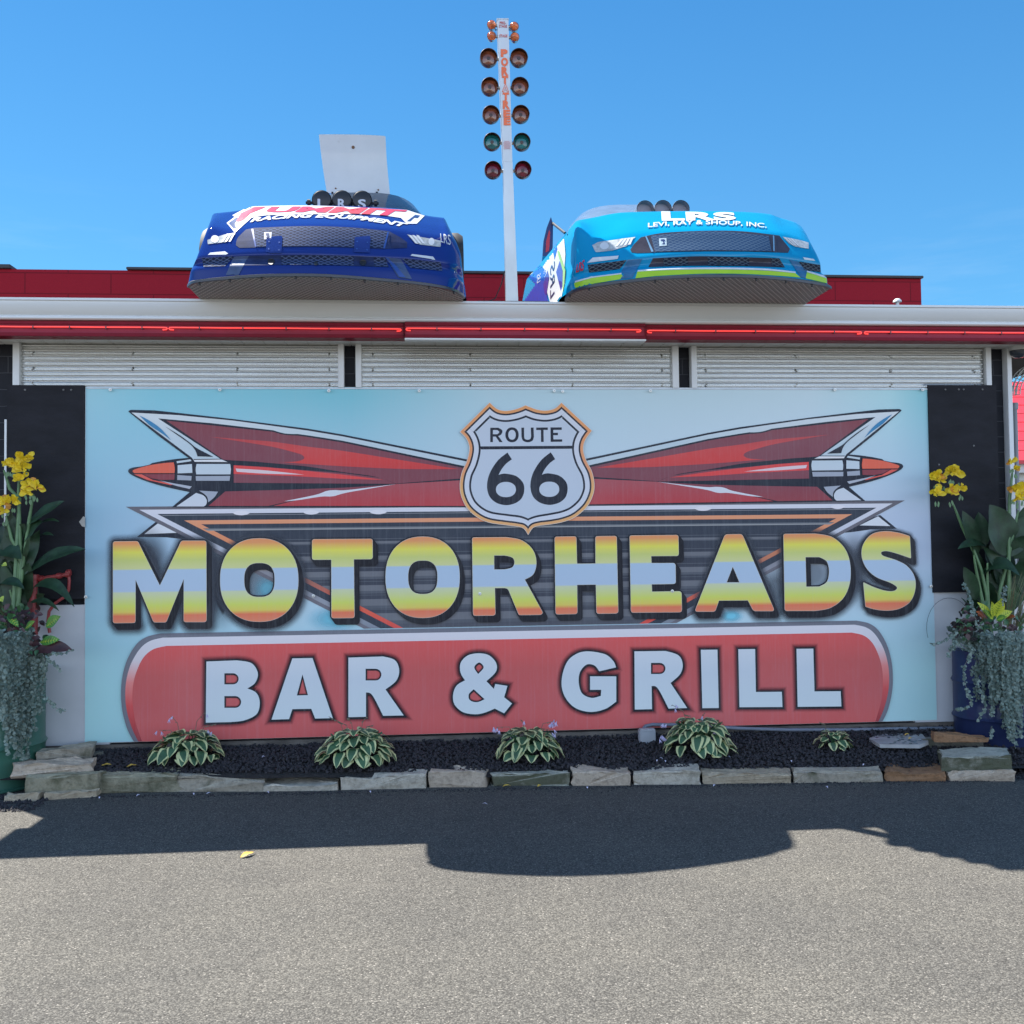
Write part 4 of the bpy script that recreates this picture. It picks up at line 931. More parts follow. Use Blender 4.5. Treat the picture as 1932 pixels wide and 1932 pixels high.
# ---------------- blue car
BLUE = paint('blue_paint', (0.008, 0.026, 0.17))
BLU2 = mat('lighter_blue_panel', (0.03, 0.075, 0.27), 0.3, coat=0.4, var=0.1); SLATE = mat('slate_blue', (0.055, 0.085, 0.17), 0.35, coat=0.4, var=0.2, vs=20)
rimB = [(100, 1040), (112, 1028), (135, 1015), (200, 1003), (330, 990), (450, 980), (600, 972), (750, 969), (910, 970), (1060, 977), (1200, 988), (1350, 1001), (1500, 1015), (1650, 1035), (1750, 1056), (1815, 1082), (1845, 1110)]
rowsB = [
 ([(108, 1024), (135, 1008), (330, 984), (600, 966), (910, 964), (1200, 982), (1500, 1009), (1650, 1029), (1750, 1050), (1838, 1095)], 0.02, 1.0),
 ([(122, 955), (150, 938), (330, 922), (600, 915), (900, 912), (1200, 925), (1500, 950), (1690, 975), (1790, 1000), (1832, 1030)], 0.03, 0.98),
 ([(135, 925), (170, 905), (330, 885), (600, 878), (900, 878), (1200, 888), (1500, 905), (1690, 930), (1780, 955), (1828, 990)], 0.07, 0.96),
 ([(155, 880), (180, 864), (330, 848), (600, 836), (900, 836), (1200, 848), (1500, 862), (1690, 885), (1770, 905), (1822, 940)], 0.06, 0.95),
 ([(185, 800), (215, 775), (400, 765), (600, 752), (900, 745), (1200, 755), (1450, 772), (1640, 790), (1765, 812), (1815, 840)], 0.12, 0.92),
 ([(225, 690), (245, 672), (350, 690), (480, 684), (700, 668), (900, 662), (1150, 672), (1400, 690), (1560, 712), (1700, 732), (1740, 728), (1790, 770)], 0.20, 0.88),
 ([(245, 640), (262, 622), (370, 634), (490, 612), (700, 602), (900, 600), (1150, 606), (1400, 622), (1560, 650), (1690, 668), (1728, 664), (1765, 720)], 0.42, 0.75),
 ([(258, 600), (275, 587), (400, 573), (470, 560), (520, 545), (700, 540), (900, 538), (1150, 542), (1400, 556), (1480, 568), (1600, 600), (1700, 614), (1716, 620), (1745, 680)], 0.72, 0.6)]
carb = Car(ZB, rimB, rowsB, 'blue', 'dark blue race car with a raised white hatch panel, on the roof edge', BLUE)
GR1 = grille_mat('blue_car_mesh', (0.075, 0.105, 0.20), (0.012, 0.020, 0.05), 80)
GR0 = mat('grille_backing', (0.020, 0.032, 0.09), 0.75, coat=0.08, var=0.3)
up = carb.dpath('upper_grille', [[(408, 775), (420, 740, 's'), (470, 690), (520, 680), (700, 672, 's'), (900, 668, 's'), (1150, 678, 's'), (1365, 700), (1440, 740), (1480, 770), (1480, 805), (1330, 812), (1000, 800, 's'), (700, 800, 's'), (430, 805), (408, 790)]], GR0, 0.002)
carb.dpath('mesh', [[(515, 700), (700, 678, 's'), (900, 674, 's'), (1150, 684, 's'), (1360, 705), (1330, 806), (900, 795, 's'), (540, 798)]], GR1, 0.004, parent=up)
for q in ([(505, 690), (516, 690), (538, 800), (528, 802)], [(1356, 708), (1366, 708), (1340, 812), (1328, 812)]): carb.dpath('grille_strut', [q], BLU2, 0.006, parent=up)
for sx in (600, 1150):
    w_ = 100
    br = carb.dpath('tow_plate', [[(sx, 740, 12), (sx+w_, 732, 14), (sx+w_-6, 838), (sx-4, 835)]], paint('plate_blue', (0.016, 0.035, 0.17)), 0.006)
    for qx, qy in ((16, 770), (80, 775), (14, 815), (78, 822)): carb.dpath('rivet', [[(sx+qx-5, qy-4), (sx+qx+5, qy-4), (sx+qx+5, qy+5), (sx+qx-5, qy+5)]], BLU2, 0.008, parent=br)
carb.dpath('grille_badge', [[(585, 712), (632, 710), (630, 752), (585, 755)]], WHP, 0.006); carb.dpath('badge_mark', [[(596, 718), (618, 717), (612, 728), (622, 730), (606, 748), (596, 748), (606, 734), (596, 731)]], NAVY, 0.008)
lg = carb.dpath('lower_grille', [[(490, 852), (900, 848, 's'), (1340, 862), (1365, 925), (900, 912, 's'), (455, 915)]], GR0, 0.002)
carb.dpath('mesh', [[(690, 853), (900, 850), (1145, 856), (1145, 918), (900, 912), (695, 912)]], GR1, 0.004, parent=lg); carb.dpath('mesh', [[(1270, 862), (1340, 866), (1362, 924), (1275, 922)]], GR1, 0.004, parent=lg)
for cx, r_ in ((628, 21), (908, 12), (1203, 21)):
    yy = 893 if cx < 900 else (905 if cx < 1000 else 897)
    carb.decal('bolt_hole', tess([ell(cx-r_, cx+r_, yy-r_, yy+r_, 2)]), BLACKM, 0.006)
carb.dpath('side_grille', [[(195, 868), (385, 855), (395, 862), (340, 920), (205, 925)]], GR1, 0.003)
carb.dpath('side_grille', [[(1445, 868), (1690, 895), (1700, 950), (1500, 930)]], GR1, 0.003)
carb.dpath('brake_duct', [[(395, 858), (490, 852), (425, 975), (340, 985)]], SLATE, 0.003); carb.dpath('brake_duct', [[(1342, 862), (1440, 872), (1510, 1000), (1425, 990)]], SLATE, 0.003)
carb.dpath('duct_fin', [[(1342, 862), (1362, 866), (1470, 990), (1430, 988)]], BLU2, 0.006)
hl = carb.dpath('headlamp_decal', [[(228, 755, 8), (335, 722), (395, 712), (405, 716), (345, 770), (232, 782)]], GREYL, 0.003)
carb.decal('lamp_bulb', tess([ell(252, 300, 728, 774, 2)]), WHP, 0.005, parent=hl)
for i in range(3): carb.dpath('lamp_bar', [[(330+i*22, 768), (318+i*22, 768), (350+i*22, 720), (362+i*20, 718)]], WHP, 0.005, parent=hl)
hl = carb.dpath('headlamp_decal', [[(1480, 722), (1690, 760), (1690, 800, 8), (1560, 785), (1520, 765)]], GREYL, 0.003)
for i in range(3): carb.dpath('lamp_bar', [[(1488+i*24, 726), (1504+i*24, 730), (1548+i*22, 782), (1530+i*22, 778)]], WHP, 0.005, parent=hl)
carb.decal('lamp_bulb', tess([ell(1612, 1650, 745, 790, 2)]), WHP, 0.005, parent=hl)
carb.dpath('marker_lamp', [[(232, 850), (248, 836), (340, 828), (360, 842), (345, 848)]], WHP, 0.004); carb.dpath('marker_lamp', [[(1500, 855), (1510, 845), (1640, 860), (1655, 880)]], WHP, 0.004)
# hood lettering: white field, red italic word, sub line
carb.dpath('hood_graphic', [[(348, 650), (400, 612), (385, 602), (490, 546), (900, 541, 's'), (1478, 568), (1590, 604), (1540, 655), (1478, 655), (1440, 618), (1300, 600, 's'), (1100, 594, 's'), (800, 596, 's'), (600, 602, 's'), (505, 618), (480, 640), (402, 710)]], WHP, 0.003)
carb.dpath('graphic_shadow', [[(362, 652), (412, 616), (424, 618), (400, 655), (412, 690), (402, 698)]], NAVY, 0.0045)
carb.dpath('graphic_shadow', [[(1478, 640), (1530, 600), (1560, 604), (1546, 620), (1524, 618), (1500, 640)]], NAVY, 0.0045)
carb.dpath('letter', [[(410, 640), (440, 590), (520, 552), (600, 549), (560, 566), (500, 590), (450, 634), (420, 644)]], REDP, 0.005)
clampy = lambda x: 546 if x < 1300 else 546+(x-1300)*0.12
text(carb, 'UMMIT', ((590, 586), (1440, 612), (1482, 572), (618, 551)), REDP, 0.05, 0.1, 0.0055, 9, arc=10)
text(carb, 'RACING EQUIPMENT', ((492, 652), (1465, 684), (1488, 655), (508, 620)), WHP, 0.045, 0.2, 0.0045, 6, arc=44)
text(carb, 'LRS', ((1690, 770), (1752, 790), (1748, 725), (1684, 715)), WHP, 0.0, 0.1, 0.004, 8)
# cabin, intakes with lettered caps, raised hatch panel
cabin(carb, 0.52, 0.05, 3.96, GLASS, BLUE, 0.13, 3.42)
def intakes(car, T, cs, r, Y, capped, mm):
    for i, (x, y) in enumerate(cs):
        c0 = aty(*T(x, y), Y); rad = r
        a = MB(); a.lathe([(rad*0.96, 0.0), (rad, -0.006), (rad*1.02, 0.0), (rad, 0.03), (rad*0.97, 0.30)], c0, (0, 1, -0.05), mm, 32)
        if not capped: a.lathe([(rad*0.94, 0.0), (rad*0.93, 0.05), (rad*0.6, 0.052), (0, 0.053)], c0, (0, 1, -0.05), mat('intake_throat', (0.30, 0.25, 0.27), 0.5, 0.3), 32)
        t = a.build('intake_tube', parent=car.root, smooth=40)
        if capped:
            MB().lathe([(0, -0.018), (rad*0.80, -0.018), (rad*0.93, -0.012), (rad*0.95, 0.012)], c0, (0, 1, -0.05), BLACKM, 32).build('intake_cap', parent=t, smooth=40)
            vs, fs = font_shape('LRS'[i], 0.03); h = rad*0.95; g = MB()
            g.add([(c0.x+(v.x-0.5)*h*0.85, c0.y-0.0205, c0.z-0.03+(v.y-0.5)*h) for v in vs], fs, WHP); g.flat = True; g.build('cap_letter', parent=t)
ALU = mat('spun_aluminium', (0.5, 0.5, 0.5), 0.28, 0.9, var=0.1)
intakes(carb, ZB, ((945, 503), (1072, 503), (1198, 505)), 0.0640, 0.12, True, mat('cap_rim', (0.10, 0.10, 0.11), 0.4, 0.4))
a, b_ = aty(*ZB(845, 520), 0.14), aty(*ZB(1302, 524), 0.14)
MB().tube([a, b_], 0.010, BLACKM, 8).build('throttle_shaft', parent=carb.root)
for p in (a+Vector((0.02, 0, 0)), b_-Vector((0.02, 0, 0))): MB().lathe([(0, -0.012), (0.022, -0.01), (0.022, 0.01), (0, 0.012)], p, (1, 0, 0), BLACKM, 12).build('shaft_knob', parent=carb.root)
# hatch panel
q = path([(928, 99, 10), (1100, 106, 's'), (1345, 108, 12), (1352, 250, 's'), (1372, 462, 26), (1180, 467, 's'), (975, 452, 40), (955, 330, 's'), (936, 180, 's')])
front = [aty(*ZB(*p), 0.62) for p in q]
zmid = sum(p.z for p in front)/len(front); xm = sum(p.x for p in front)/len(front)
vs, fs = tess([q]); bm = bmesh.new(); bv = [bm.verts.new(v) for v in vs]
for f in fs: bm.faces.new([bv[i] for i in f])
for _ in range(4):
    es = [e for e in bm.edges if e.calc_length() > 60]
    bmesh.ops.subdivide_edges(bm, edges=es, cuts=1); bmesh.ops.triangulate(bm, faces=bm.faces[:])
bm.verts.index_update()
def hatch_pt(v, d):
    p = aty(*ZB(v.x, v.y), 0.62); u = (p.x-xm)/0.26; h = (p.z-zmid)/0.22
    return Vector((p.x, p.y+0.03*u*u-0.03*h-0.02*h*h+d, p.z))
g = MB(); n = len(bm.verts); F_ = [[v.index for v in f.verts] for f in bm.faces]
bd = [e for e in bm.edges if e.is_boundary]
g.add([hatch_pt(v.co, 0) for v in bm.verts]+[hatch_pt(v.co, 0.012) for v in bm.verts], F_+[[n+i for i in f[::-1]] for f in F_]+[(e.verts[0].index, e.verts[1].index, n+e.verts[1].index, n+e.verts[0].index) for e in bd])
bm.free()
HAT = mat('hatch_gelcoat', (0.60, 0.62, 0.62), 0.28, coat=0.3, var=0.05, vs=4, dirt=((0.42, 0.43, 0.42), 5, 0.62))
hp = g.build('hatch_panel', HAT, carb.root, smooth=50)
RUST = mat('rusty_bolt', (0.20, 0.10, 0.05), 0.7, var=0.4, vs=60)
for x, y, r_ in ((1143, 179, 0.011), (1031, 425, 0.006), (1298, 432, 0.006)):
    p = aty(*ZB(x, y), 0.62); p = Vector((p.x, p.y+0.03*((p.x-xm)/0.26)**2-0.03*((p.z-zmid)/0.22)-0.02*((p.z-zmid)/0.22)**2-0.002, p.z))
    MB().lathe([(0, -0.006), (r_*0.6, -0.005), (r_, -0.001), (r_, 0.004)], p, (0, 1, 0), RUST, 12).build('hatch_bolt', parent=hp)
for sx in (1010, 1290):
    p = aty(*ZB(sx, 445), 0.62); MB().tube([p+Vector((0, 0.02, 0)), p+Vector((0, 0.15, -0.22))], 0.008, BLACKM, 8).build('hatch_stay', parent=carb.root)
xl = aty(*ZB(152, 820), -0.30).x; xr_ = aty(*ZB(1838, 920), -0.20).x
wheel(carb, xl+0.055, 0.05, 0.28, 0.11, 3.17); wheel(carb, xr_-0.055, 0.10, 0.27, 0.11, 3.18)
wheel(carb, carb.x0+0.2, 2.3, 0.40, 0.42); wheel(carb, carb.x1-0.2, 2.3, 0.40, 0.42)

# ---------------- light blue car
CYAN = paint('light_blue_paint', (0.002, 0.235, 0.44))
LIME = mat('lime_decal', (0.34, 0.56, 0.03), 0.3, coat=0.5, var=0.05); PURP = mat('purple_decal', (0.07, 0.04, 0.28), 0.3, coat=0.5); ROY = mat('royal_decal', (0.01, 0.07, 0.42), 0.3, coat=0.5)
rimC = [(290, 722), (300, 700), (345, 672), (400, 655), (460, 642), (620, 620), (830, 600), (950, 593), (1060, 589), (1270, 589), (1380, 593), (1480, 600), (1600, 613), (1700, 628), (1770, 642), (1797, 655)]
rowsC = [
 ([(296, 695), (345, 665), (460, 636), (620, 614), (830, 594), (1060, 583), (1270, 583), (1480, 595), (1600, 606), (1700, 620), (1772, 636)], 0.02, 1.0),
 ([(318, 640), (352, 618), (440, 597), (610, 577), (830, 558), (1060, 549), (1270, 549), (1480, 560), (1600, 576), (1700, 590), (1768, 600)], 0.03, 0.98),
 ([(340, 590), (362, 580), (425, 572), (600, 548), (830, 525), (1060, 514), (1270, 514), (1480, 524), (1600, 540), (1690, 560), (1738, 575)], 0.07, 0.96),
 ([(345, 560), (366, 550), (430, 545), (560, 510), (700, 490), (900, 472), (1100, 463), (1350, 465), (1500, 476), (1620, 492), (1700, 508), (1732, 520)], 0.06, 0.95),
 ([(348, 460), (372, 450), (450, 455), (600, 440), (750, 425), (900, 412), (1100, 402), (1350, 402), (1500, 415), (1600, 432), (1690, 448), (1712, 470)], 0.12, 0.92),
 ([(350, 340), (375, 330), (470, 378), (600, 362), (700, 347), (900, 335), (1100, 328), (1300, 334), (1480, 345), (1560, 360), (1650, 392), (1680, 410)], 0.20, 0.88),
 ([(352, 296), (368, 288), (450, 315), (560, 312), (680, 288), (850, 279), (1100, 277), (1300, 281), (1450, 290), (1530, 310), (1620, 330), (1650, 350)], 0.42, 0.75),
 ([(350, 285), (362, 278), (450, 262), (560, 240), (640, 232), (850, 227), (1100, 225), (1300, 230), (1440, 242), (1500, 262), (1590, 290), (1628, 315)], 0.72, 0.6)]
carc = Car(ZC, rimC, rowsC, 'cyan', 'light blue race car with a lime stripe and three open silver intakes', CYAN)
carc.dpath('lime_stripe', [[(345, 632), (440, 604), (610, 583), (622, 598), (600, 612), (460, 635), (350, 664)]], LIME, 0.003); carc.dpath('lime_stripe', [[(700, 568), (850, 560, 's'), (1100, 556, 's'), (1400, 562, 's'), (1590, 578), (1620, 602), (1480, 591, 's'), (1270, 581, 's'), (1060, 581, 's'), (830, 592, 's'), (690, 606)]], LIME, 0.003)
carc.dpath('lime_stripe', [[(1655, 572), (1766, 606), (1768, 634), (1648, 606)]], LIME, 0.003)
carc.dpath('white_pinstripe', [[(352, 620), (440, 597), (610, 577), (612, 583), (440, 604), (350, 630)]], WHP, 0.004); carc.dpath('white_pinstripe', [[(704, 562), (850, 553, 's'), (1100, 547, 's'), (1400, 552, 's'), (1590, 570), (1592, 578), (1400, 561, 's'), (1100, 556, 's'), (850, 561, 's'), (700, 569)]], WHP, 0.004)
carc.dpath('white_pinstripe', [[(1655, 564), (1766, 597), (1766, 606), (1655, 573)]], WHP, 0.004)
GR2 = grille_mat('cyan_car_mesh', (0.075, 0.10, 0.12), (0.012, 0.016, 0.03), 80); GR3 = grille_mat('cyan_car_radiator', (0.055, 0.10, 0.16), (0.01, 0.04, 0.10), 80)
GRB = mat('dark_grille_backing', (0.035, 0.032, 0.045), 0.3, coat=0.4, var=0.2)
up = carc.dpath('upper_grille', [[(660, 445), (680, 415), (720, 375), (850, 350, 's'), (1100, 338, 's'), (1300, 342, 's'), (1500, 365), (1560, 440), (1550, 462), (1300, 455, 's'), (1000, 455, 's'), (700, 464), (668, 460)]], GRB, 0.002)
carc.dpath('mesh', [[(775, 368), (1000, 347, 's'), (1200, 345, 's'), (1440, 370), (1455, 455), (1100, 450, 's'), (800, 458)]], GR3, 0.004, parent=up)
for q in ([(745, 372), (752, 370), (792, 458), (780, 460)], [(1462, 368), (1470, 368), (1472, 456), (1465, 456)]): carc.dpath('grille_strut', [q], mat('strut_blue', (0.10, 0.22, 0.35), 0.3), 0.006, parent=up)
carc.dpath('grille_badge', [[(822, 384), (864, 382), (866, 425), (825, 428)]], mat('badge_grey', (0.36, 0.45, 0.50), 0.3), 0.006)
carc.dpath('badge_mark', [[(832, 392), (852, 390), (858, 398), (850, 400), (856, 416), (836, 420), (848, 410), (842, 398), (832, 400)]], NAVY, 0.008)
lg = carc.dpath('lower_grille', [[(788, 492), (950, 484), (1100, 481, 's'), (1500, 492), (1532, 545), (1300, 538, 's'), (1000, 536, 's'), (762, 543)]], GRB, 0.002)
carc.dpath('mesh', [[(845, 492), (985, 485), (985, 534), (850, 538)]], GR2, 0.004, parent=lg); carc.dpath('mesh', [[(1095, 484), (1330, 486), (1330, 536), (1100, 533)]], GR2, 0.004, parent=lg); carc.dpath('mesh', [[(1450, 490), (1498, 494), (1526, 542), (1460, 538)]], GR2, 0.004, parent=lg)
carc.decal('bolt_hole', tess([ell(1150, 1170, 518, 538, 2)]), BLACKM, 0.006)
carc.dpath('side_grille', [[(420, 530), (640, 502), (600, 555), (430, 575)]], GR2, 0.003); carc.dpath('side_grille', [[(1610, 510), (1730, 530), (1732, 572), (1640, 560)]], GR2, 0.003)
STL = mat('steel_blue', (0.03, 0.13, 0.26), 0.3, coat=0.5, var=0.2, vs=15)
carc.dpath('brake_duct', [[(645, 502), (728, 496), (672, 605), (600, 610), (625, 585), (610, 568)]], STL, 0.003); carc.dpath('brake_duct', [[(1555, 500), (1605, 510), (1652, 566), (1648, 606), (1620, 600)]], STL, 0.003)
hl = carc.dpath('headlamp_decal', [[(446, 420), (480, 402), (690, 373), (640, 425), (560, 450), (465, 460, 10)]], GREYL, 0.003)
for i in range(4): carc.dpath('lamp_bar', [[(575+i*24, 428-i*3), (590+i*24, 426-i*3), (625+i*18, 384-i*2), (612+i*18, 384-i*2)]], WHP, 0.005, parent=hl)
carc.decal('lamp_bulb', tess([ell(490, 540, 405, 445, 2)]), WHP, 0.005, parent=hl)
hl = carc.dpath('headlamp_decal', [[(1518, 372), (1620, 392), (1665, 405), (1665, 440), (1590, 428), (1555, 410)]], GREYL, 0.003)
for i in range(3): carc.dpath('lamp_bar', [[(1524+i*18, 376+i*3), (1535+i*18, 378+i*3), (1585+i*14, 425+i), (1572+i*14, 420+i)]], WHP, 0.005, parent=hl)
carc.dpath('marker_lamp', [[(418, 520), (450, 490), (595, 480), (590, 498)]], WHP, 0.004); carc.dpath('marker_lamp', [[(1632, 488), (1692, 498), (1702, 508), (1640, 500)]], WHP, 0.004)
def clc(x): return 230 if x < 1250 else 233
text(carc, 'LRS', ((838, 285), (1258, 281), (1250, 236), (834, 231)), WHP, 0.05, 0.0, 0.005, 8, space=1.08)
SHD = mat('shadow_blue_decal', (0.02, 0.16, 0.32), 0.3, coat=0.4)
text(carc, 'LEVI, RAY & SHOUP, INC.', ((760, 331), (1428, 334), (1428, 306), (760, 303)), SHD, 0.015, 0.0, 0.004, 8, arc=18)
text(carc, 'LEVI, RAY & SHOUP, INC.', ((760, 326), (1428, 329), (1428, 301), (760, 298)), WHP, 0.015, 0.0, 0.006, 8, arc=18)
text(carc, 'LRS', ((355, 572), (400, 560), (403, 500), (358, 530)), REDP, 0.02, 0.2, 0.004, 8)
# side graphics, projected the same way onto the flank
carc.dpath('side_white_panel', [[(165, 500), (285, 355), (292, 420), (296, 470), (285, 640), (270, 745), (210, 742), (180, 640)]], WHP, 0.003)
carc.dpath('side_purple_panel', [[(245, 570), (268, 500), (282, 560), (280, 650), (272, 680)]], PURP, 0.005)
carc.dpath('side_purple_panel', [[(172, 640), (196, 560), (206, 600), (190, 700), (180, 690)]], PURP, 0.005); carc.dpath('side_purple_panel', [[(225, 445), (246, 410), (252, 440), (236, 500)]], ROY, 0.005)
carc.dpath('side_lime_line', [[(252, 455), (262, 450), (298, 560), (292, 640), (282, 690), (286, 570)]], LIME, 0.006)
carc.dpath('side_purple_panel', [[(50, 560), (120, 500), (165, 450), (185, 560), (195, 720), (205, 745), (50, 745)]], ROY, 0.003)
text(carc, 'LRS', ((212, 725), (212, 545), (238, 500), (236, 690)), NAVY, 0.0, 0.0, 0.006, 10)
for tx, ty in ((102, 545), (145, 590)): text(carc, 'LRS', ((tx-8, ty+45), (tx-8, ty), (tx+12, ty-15), (tx+12, ty+30)), WHP, 0.0, 0.0, 0.006, 8)
cabin(carc, 0.60, -0.05, 3.86, mat('clear_screen', (0.16, 0.22, 0.30), 0.08, coat=0.5, var=0.1), CYAN, -0.10, 3.42)
intakes(carc, ZC, ((744, 214), (845, 212), (946, 212)), 0.0585, 0.10, False, ALU)
wheel(carc, carc.x1-0.12, 0.25, 0.27, 0.11, 3.17)
wheel(carc, carc.x0+0.42, 2.4, 0.40, 0.42); wheel(carc, carc.x1-0.24, 2.4, 0.40, 0.42)
# rear spill plate at the left with its brace
P3 = [aty(*ZC(*p), 2.6) for p in ((165, 480), (170, 395), (188, 320), (212, 258), (224, 300), (222, 430), (205, 480))]
g = MB(); n = len(P3); g.add(P3+[p+Vector((0.02, 0.25, 0)) for p in P3], [tuple(range(n)), tuple(range(n, 2*n))[::-1]]+[(i, (i+1) % n, n+(i+1) % n, n+i) for i in range(n)]); g.build('spill_plate', NAVY, carc.root)
P4 = [aty(*ZC(*p), 2.595) for p in ((182, 460), (185, 395), (202, 330), (208, 345), (204, 420), (200, 450))]
g = MB(); g.add(P4, [tuple(range(6))]); g.flat = True; g.build('plate_decal', REDP, carc.root)
MB().tube([aty(*ZC(222, 294), 2.6), aty(*ZC(292, 350), 2.2)], 0.012, BLACKM, 8).build('plate_brace', parent=carc.root)
# mounting stands and beams under the cars
for car_, n_ in ((carb, 'left'), (carc, 'right')):
    for dx in (-0.45, 0.45):
        g = MB(); g.box((car_.xc+dx-0.03, car_.ymin+0.75, 2.887), (car_.xc+dx+0.03, car_.ymin+3.3, 2.904)); g.build('mounting_rail', BLACKM, car_.root)
g = MB(); a, b_ = aty(900, 566, -0.24), aty(1036, 566, -0.24); g.box((a.x, -0.27, 2.887), (b_.x, -0.21, 2.925), BLACKM, 0.003)
put(g.build('mounting_beam'), 'short black beam on the roof edge at the foot of the signal pole', 'beam')

# ================================================================== DRAG-STRIP SIGNAL POLE
pole = thing('signal_pole', 'tall white drag racing start pole carrying two columns of round lamps between the cars', 'signal pole')
POLEW = mat('pole_white', (0.56, 0.60, 0.63), 0.35, 0.1, var=0.06, vs=5, stretch=(1, 1, 0.4)); POLEG = mat('pole_metal', (0.42, 0.46, 0.49), 0.32, 0.5, var=0.12, vs=5, stretch=(1, 1, 0.4))
def pol(px, py):
    Y = -0.3
    for _ in range(20): q = aty(px, py, Y); Y = -0.20-0.10*(q.z-2.9)
    return aty(px, py, Y)
pole.location = pol(966, 572)
def polebox(L_, R_, depth, mm, name):
    g = MB(); f = [pol(*L_[0]), pol(*R_[0]), pol(*R_[1]), pol(*L_[1])]; bk = [p+Vector((0, depth, 0)) for p in f]
    g.add(f+bk, [(0, 1, 2, 3), (7, 6, 5, 4), (0, 4, 5, 1), (1, 5, 6, 2), (2, 6, 7, 3), (3, 7, 4, 0)]); return g.build(name, mm, pole)
T = ZP
polebox((T(265, 92), (T(326, 1612))), (T(384, 92), T(427, 1612)), 0.06, POLEW, 'head_box')
polebox((T(260, 84), (T(260, 100))), (T(386, 84), T(388, 100)), 0.065, POLEG, 'top_cap')
a, b_ = T(330, 1612), T(427, 1612)
polebox((T(327, 1613), (955, 575)), (T(428, 1613), (978, 575)), 0.055, POLEG, 'post')
MB().box(tuple(pol(966, 573)+Vector((-0.09, -0.04, -0.01))), tuple(pol(966, 573)+Vector((0.09, 0.10, 0.006))), POLEG, 0.002).build('base_plate', parent=pole)
def ptext(s_, x0, y0, x1, y1, mm, bold=0.02, sh=(0, 0), name='lettering'):
    vs, fs = font_shape(s_, bold); g = MB(); g.flat = True
    def q(v):
        py = y1+(y0-y1)*v.y; px = x0+(x1-x0)*v.x+sh[0]*(1-v.y); p = pol(*ZP(px, py)); return (p.x, p.y-0.003-sh[1], p.z)
    g.add([q(v) for v in vs], fs, mm); g.build(name, parent=pole)
ORG = mat('orange_lettering', ob(196, 92, 58), 0.4, var=0.05); RBR = mat('brown_red_lettering', ob(150, 66, 66), 0.4)
ptext('PRE-', 292, 122, 358, 150, RBR); ptext('STAGE', 285, 156, 370, 186, RBR); ptext('STAGE', 288, 260, 374, 290, RBR)
for ch, y0, y1, x0 in (('P', 416, 500, 302), ('O', 506, 598, 306), ('R', 604, 698, 310), ('T', 700, 786, 314), ('T', 878, 960, 322), ('R', 962, 1052, 324), ('E', 1060, 1142, 330), ('E', 1146, 1226, 334)):
    ptext(ch, x0, y0, x0+(74 if ch != 'T' else 68), y1, ORG, 0.06, name='letter')
ptext('A', 316, 790, 390, 872, ORG, 0.055, name='letter'); ptext('A', 325, 800, 381, 868, WHP, 0.0, (0, 0.001), name='letter')
g = MB(); g.flat = True
for i in range(9):
    y = 1395+i*10; w2 = 35-abs(i-4)*1.5+(i % 3)*4
    P = [pol(*ZP(*p)) for p in ((370-w2, y), (370+w2, y), (370+w2, y+4), (370-w2, y+4))]; g.add([(p.x, p.y-0.003, p.z) for p in P], [(0, 1, 2, 3)])
g.build('small_print', mat('pink_print', ob(176, 140, 165), 0.5), pole)
def lens_mat(name, col, em=0.0):
    m, nt, b = newmat(name); v = pos_map(nt, (1, 1, 3)); n = noise_n(nt, v, 18, 3)
    nt.links.new(mixc(nt, tuple(x*0.55 for x in col), tuple(min(1, x*1.5) for x in col), maprange(nt, n, 0.35, 0.65)), b.inputs['Base Color'])
    b.inputs['Roughness'].default_value = 0.12; b.inputs['Coat Weight'].default_value = 0.6; return m
AMB = lens_mat('amber_lens', (0.20, 0.055, 0.025)); GRN = lens_mat('green_lens', (0.004, 0.13, 0.13)); REDL_ = lens_mat('red_lens', (0.15, 0.008, 0.02)); ORB = lens_mat('orange_lens', (0.60, 0.13, 0.03))
HOUS = mat('lamp_housing', (0.13, 0.07, 0.055), 0.3, 0.3); HOUC = mat('chrome_housing', (0.5, 0.5, 0.5), 0.2, 0.9)
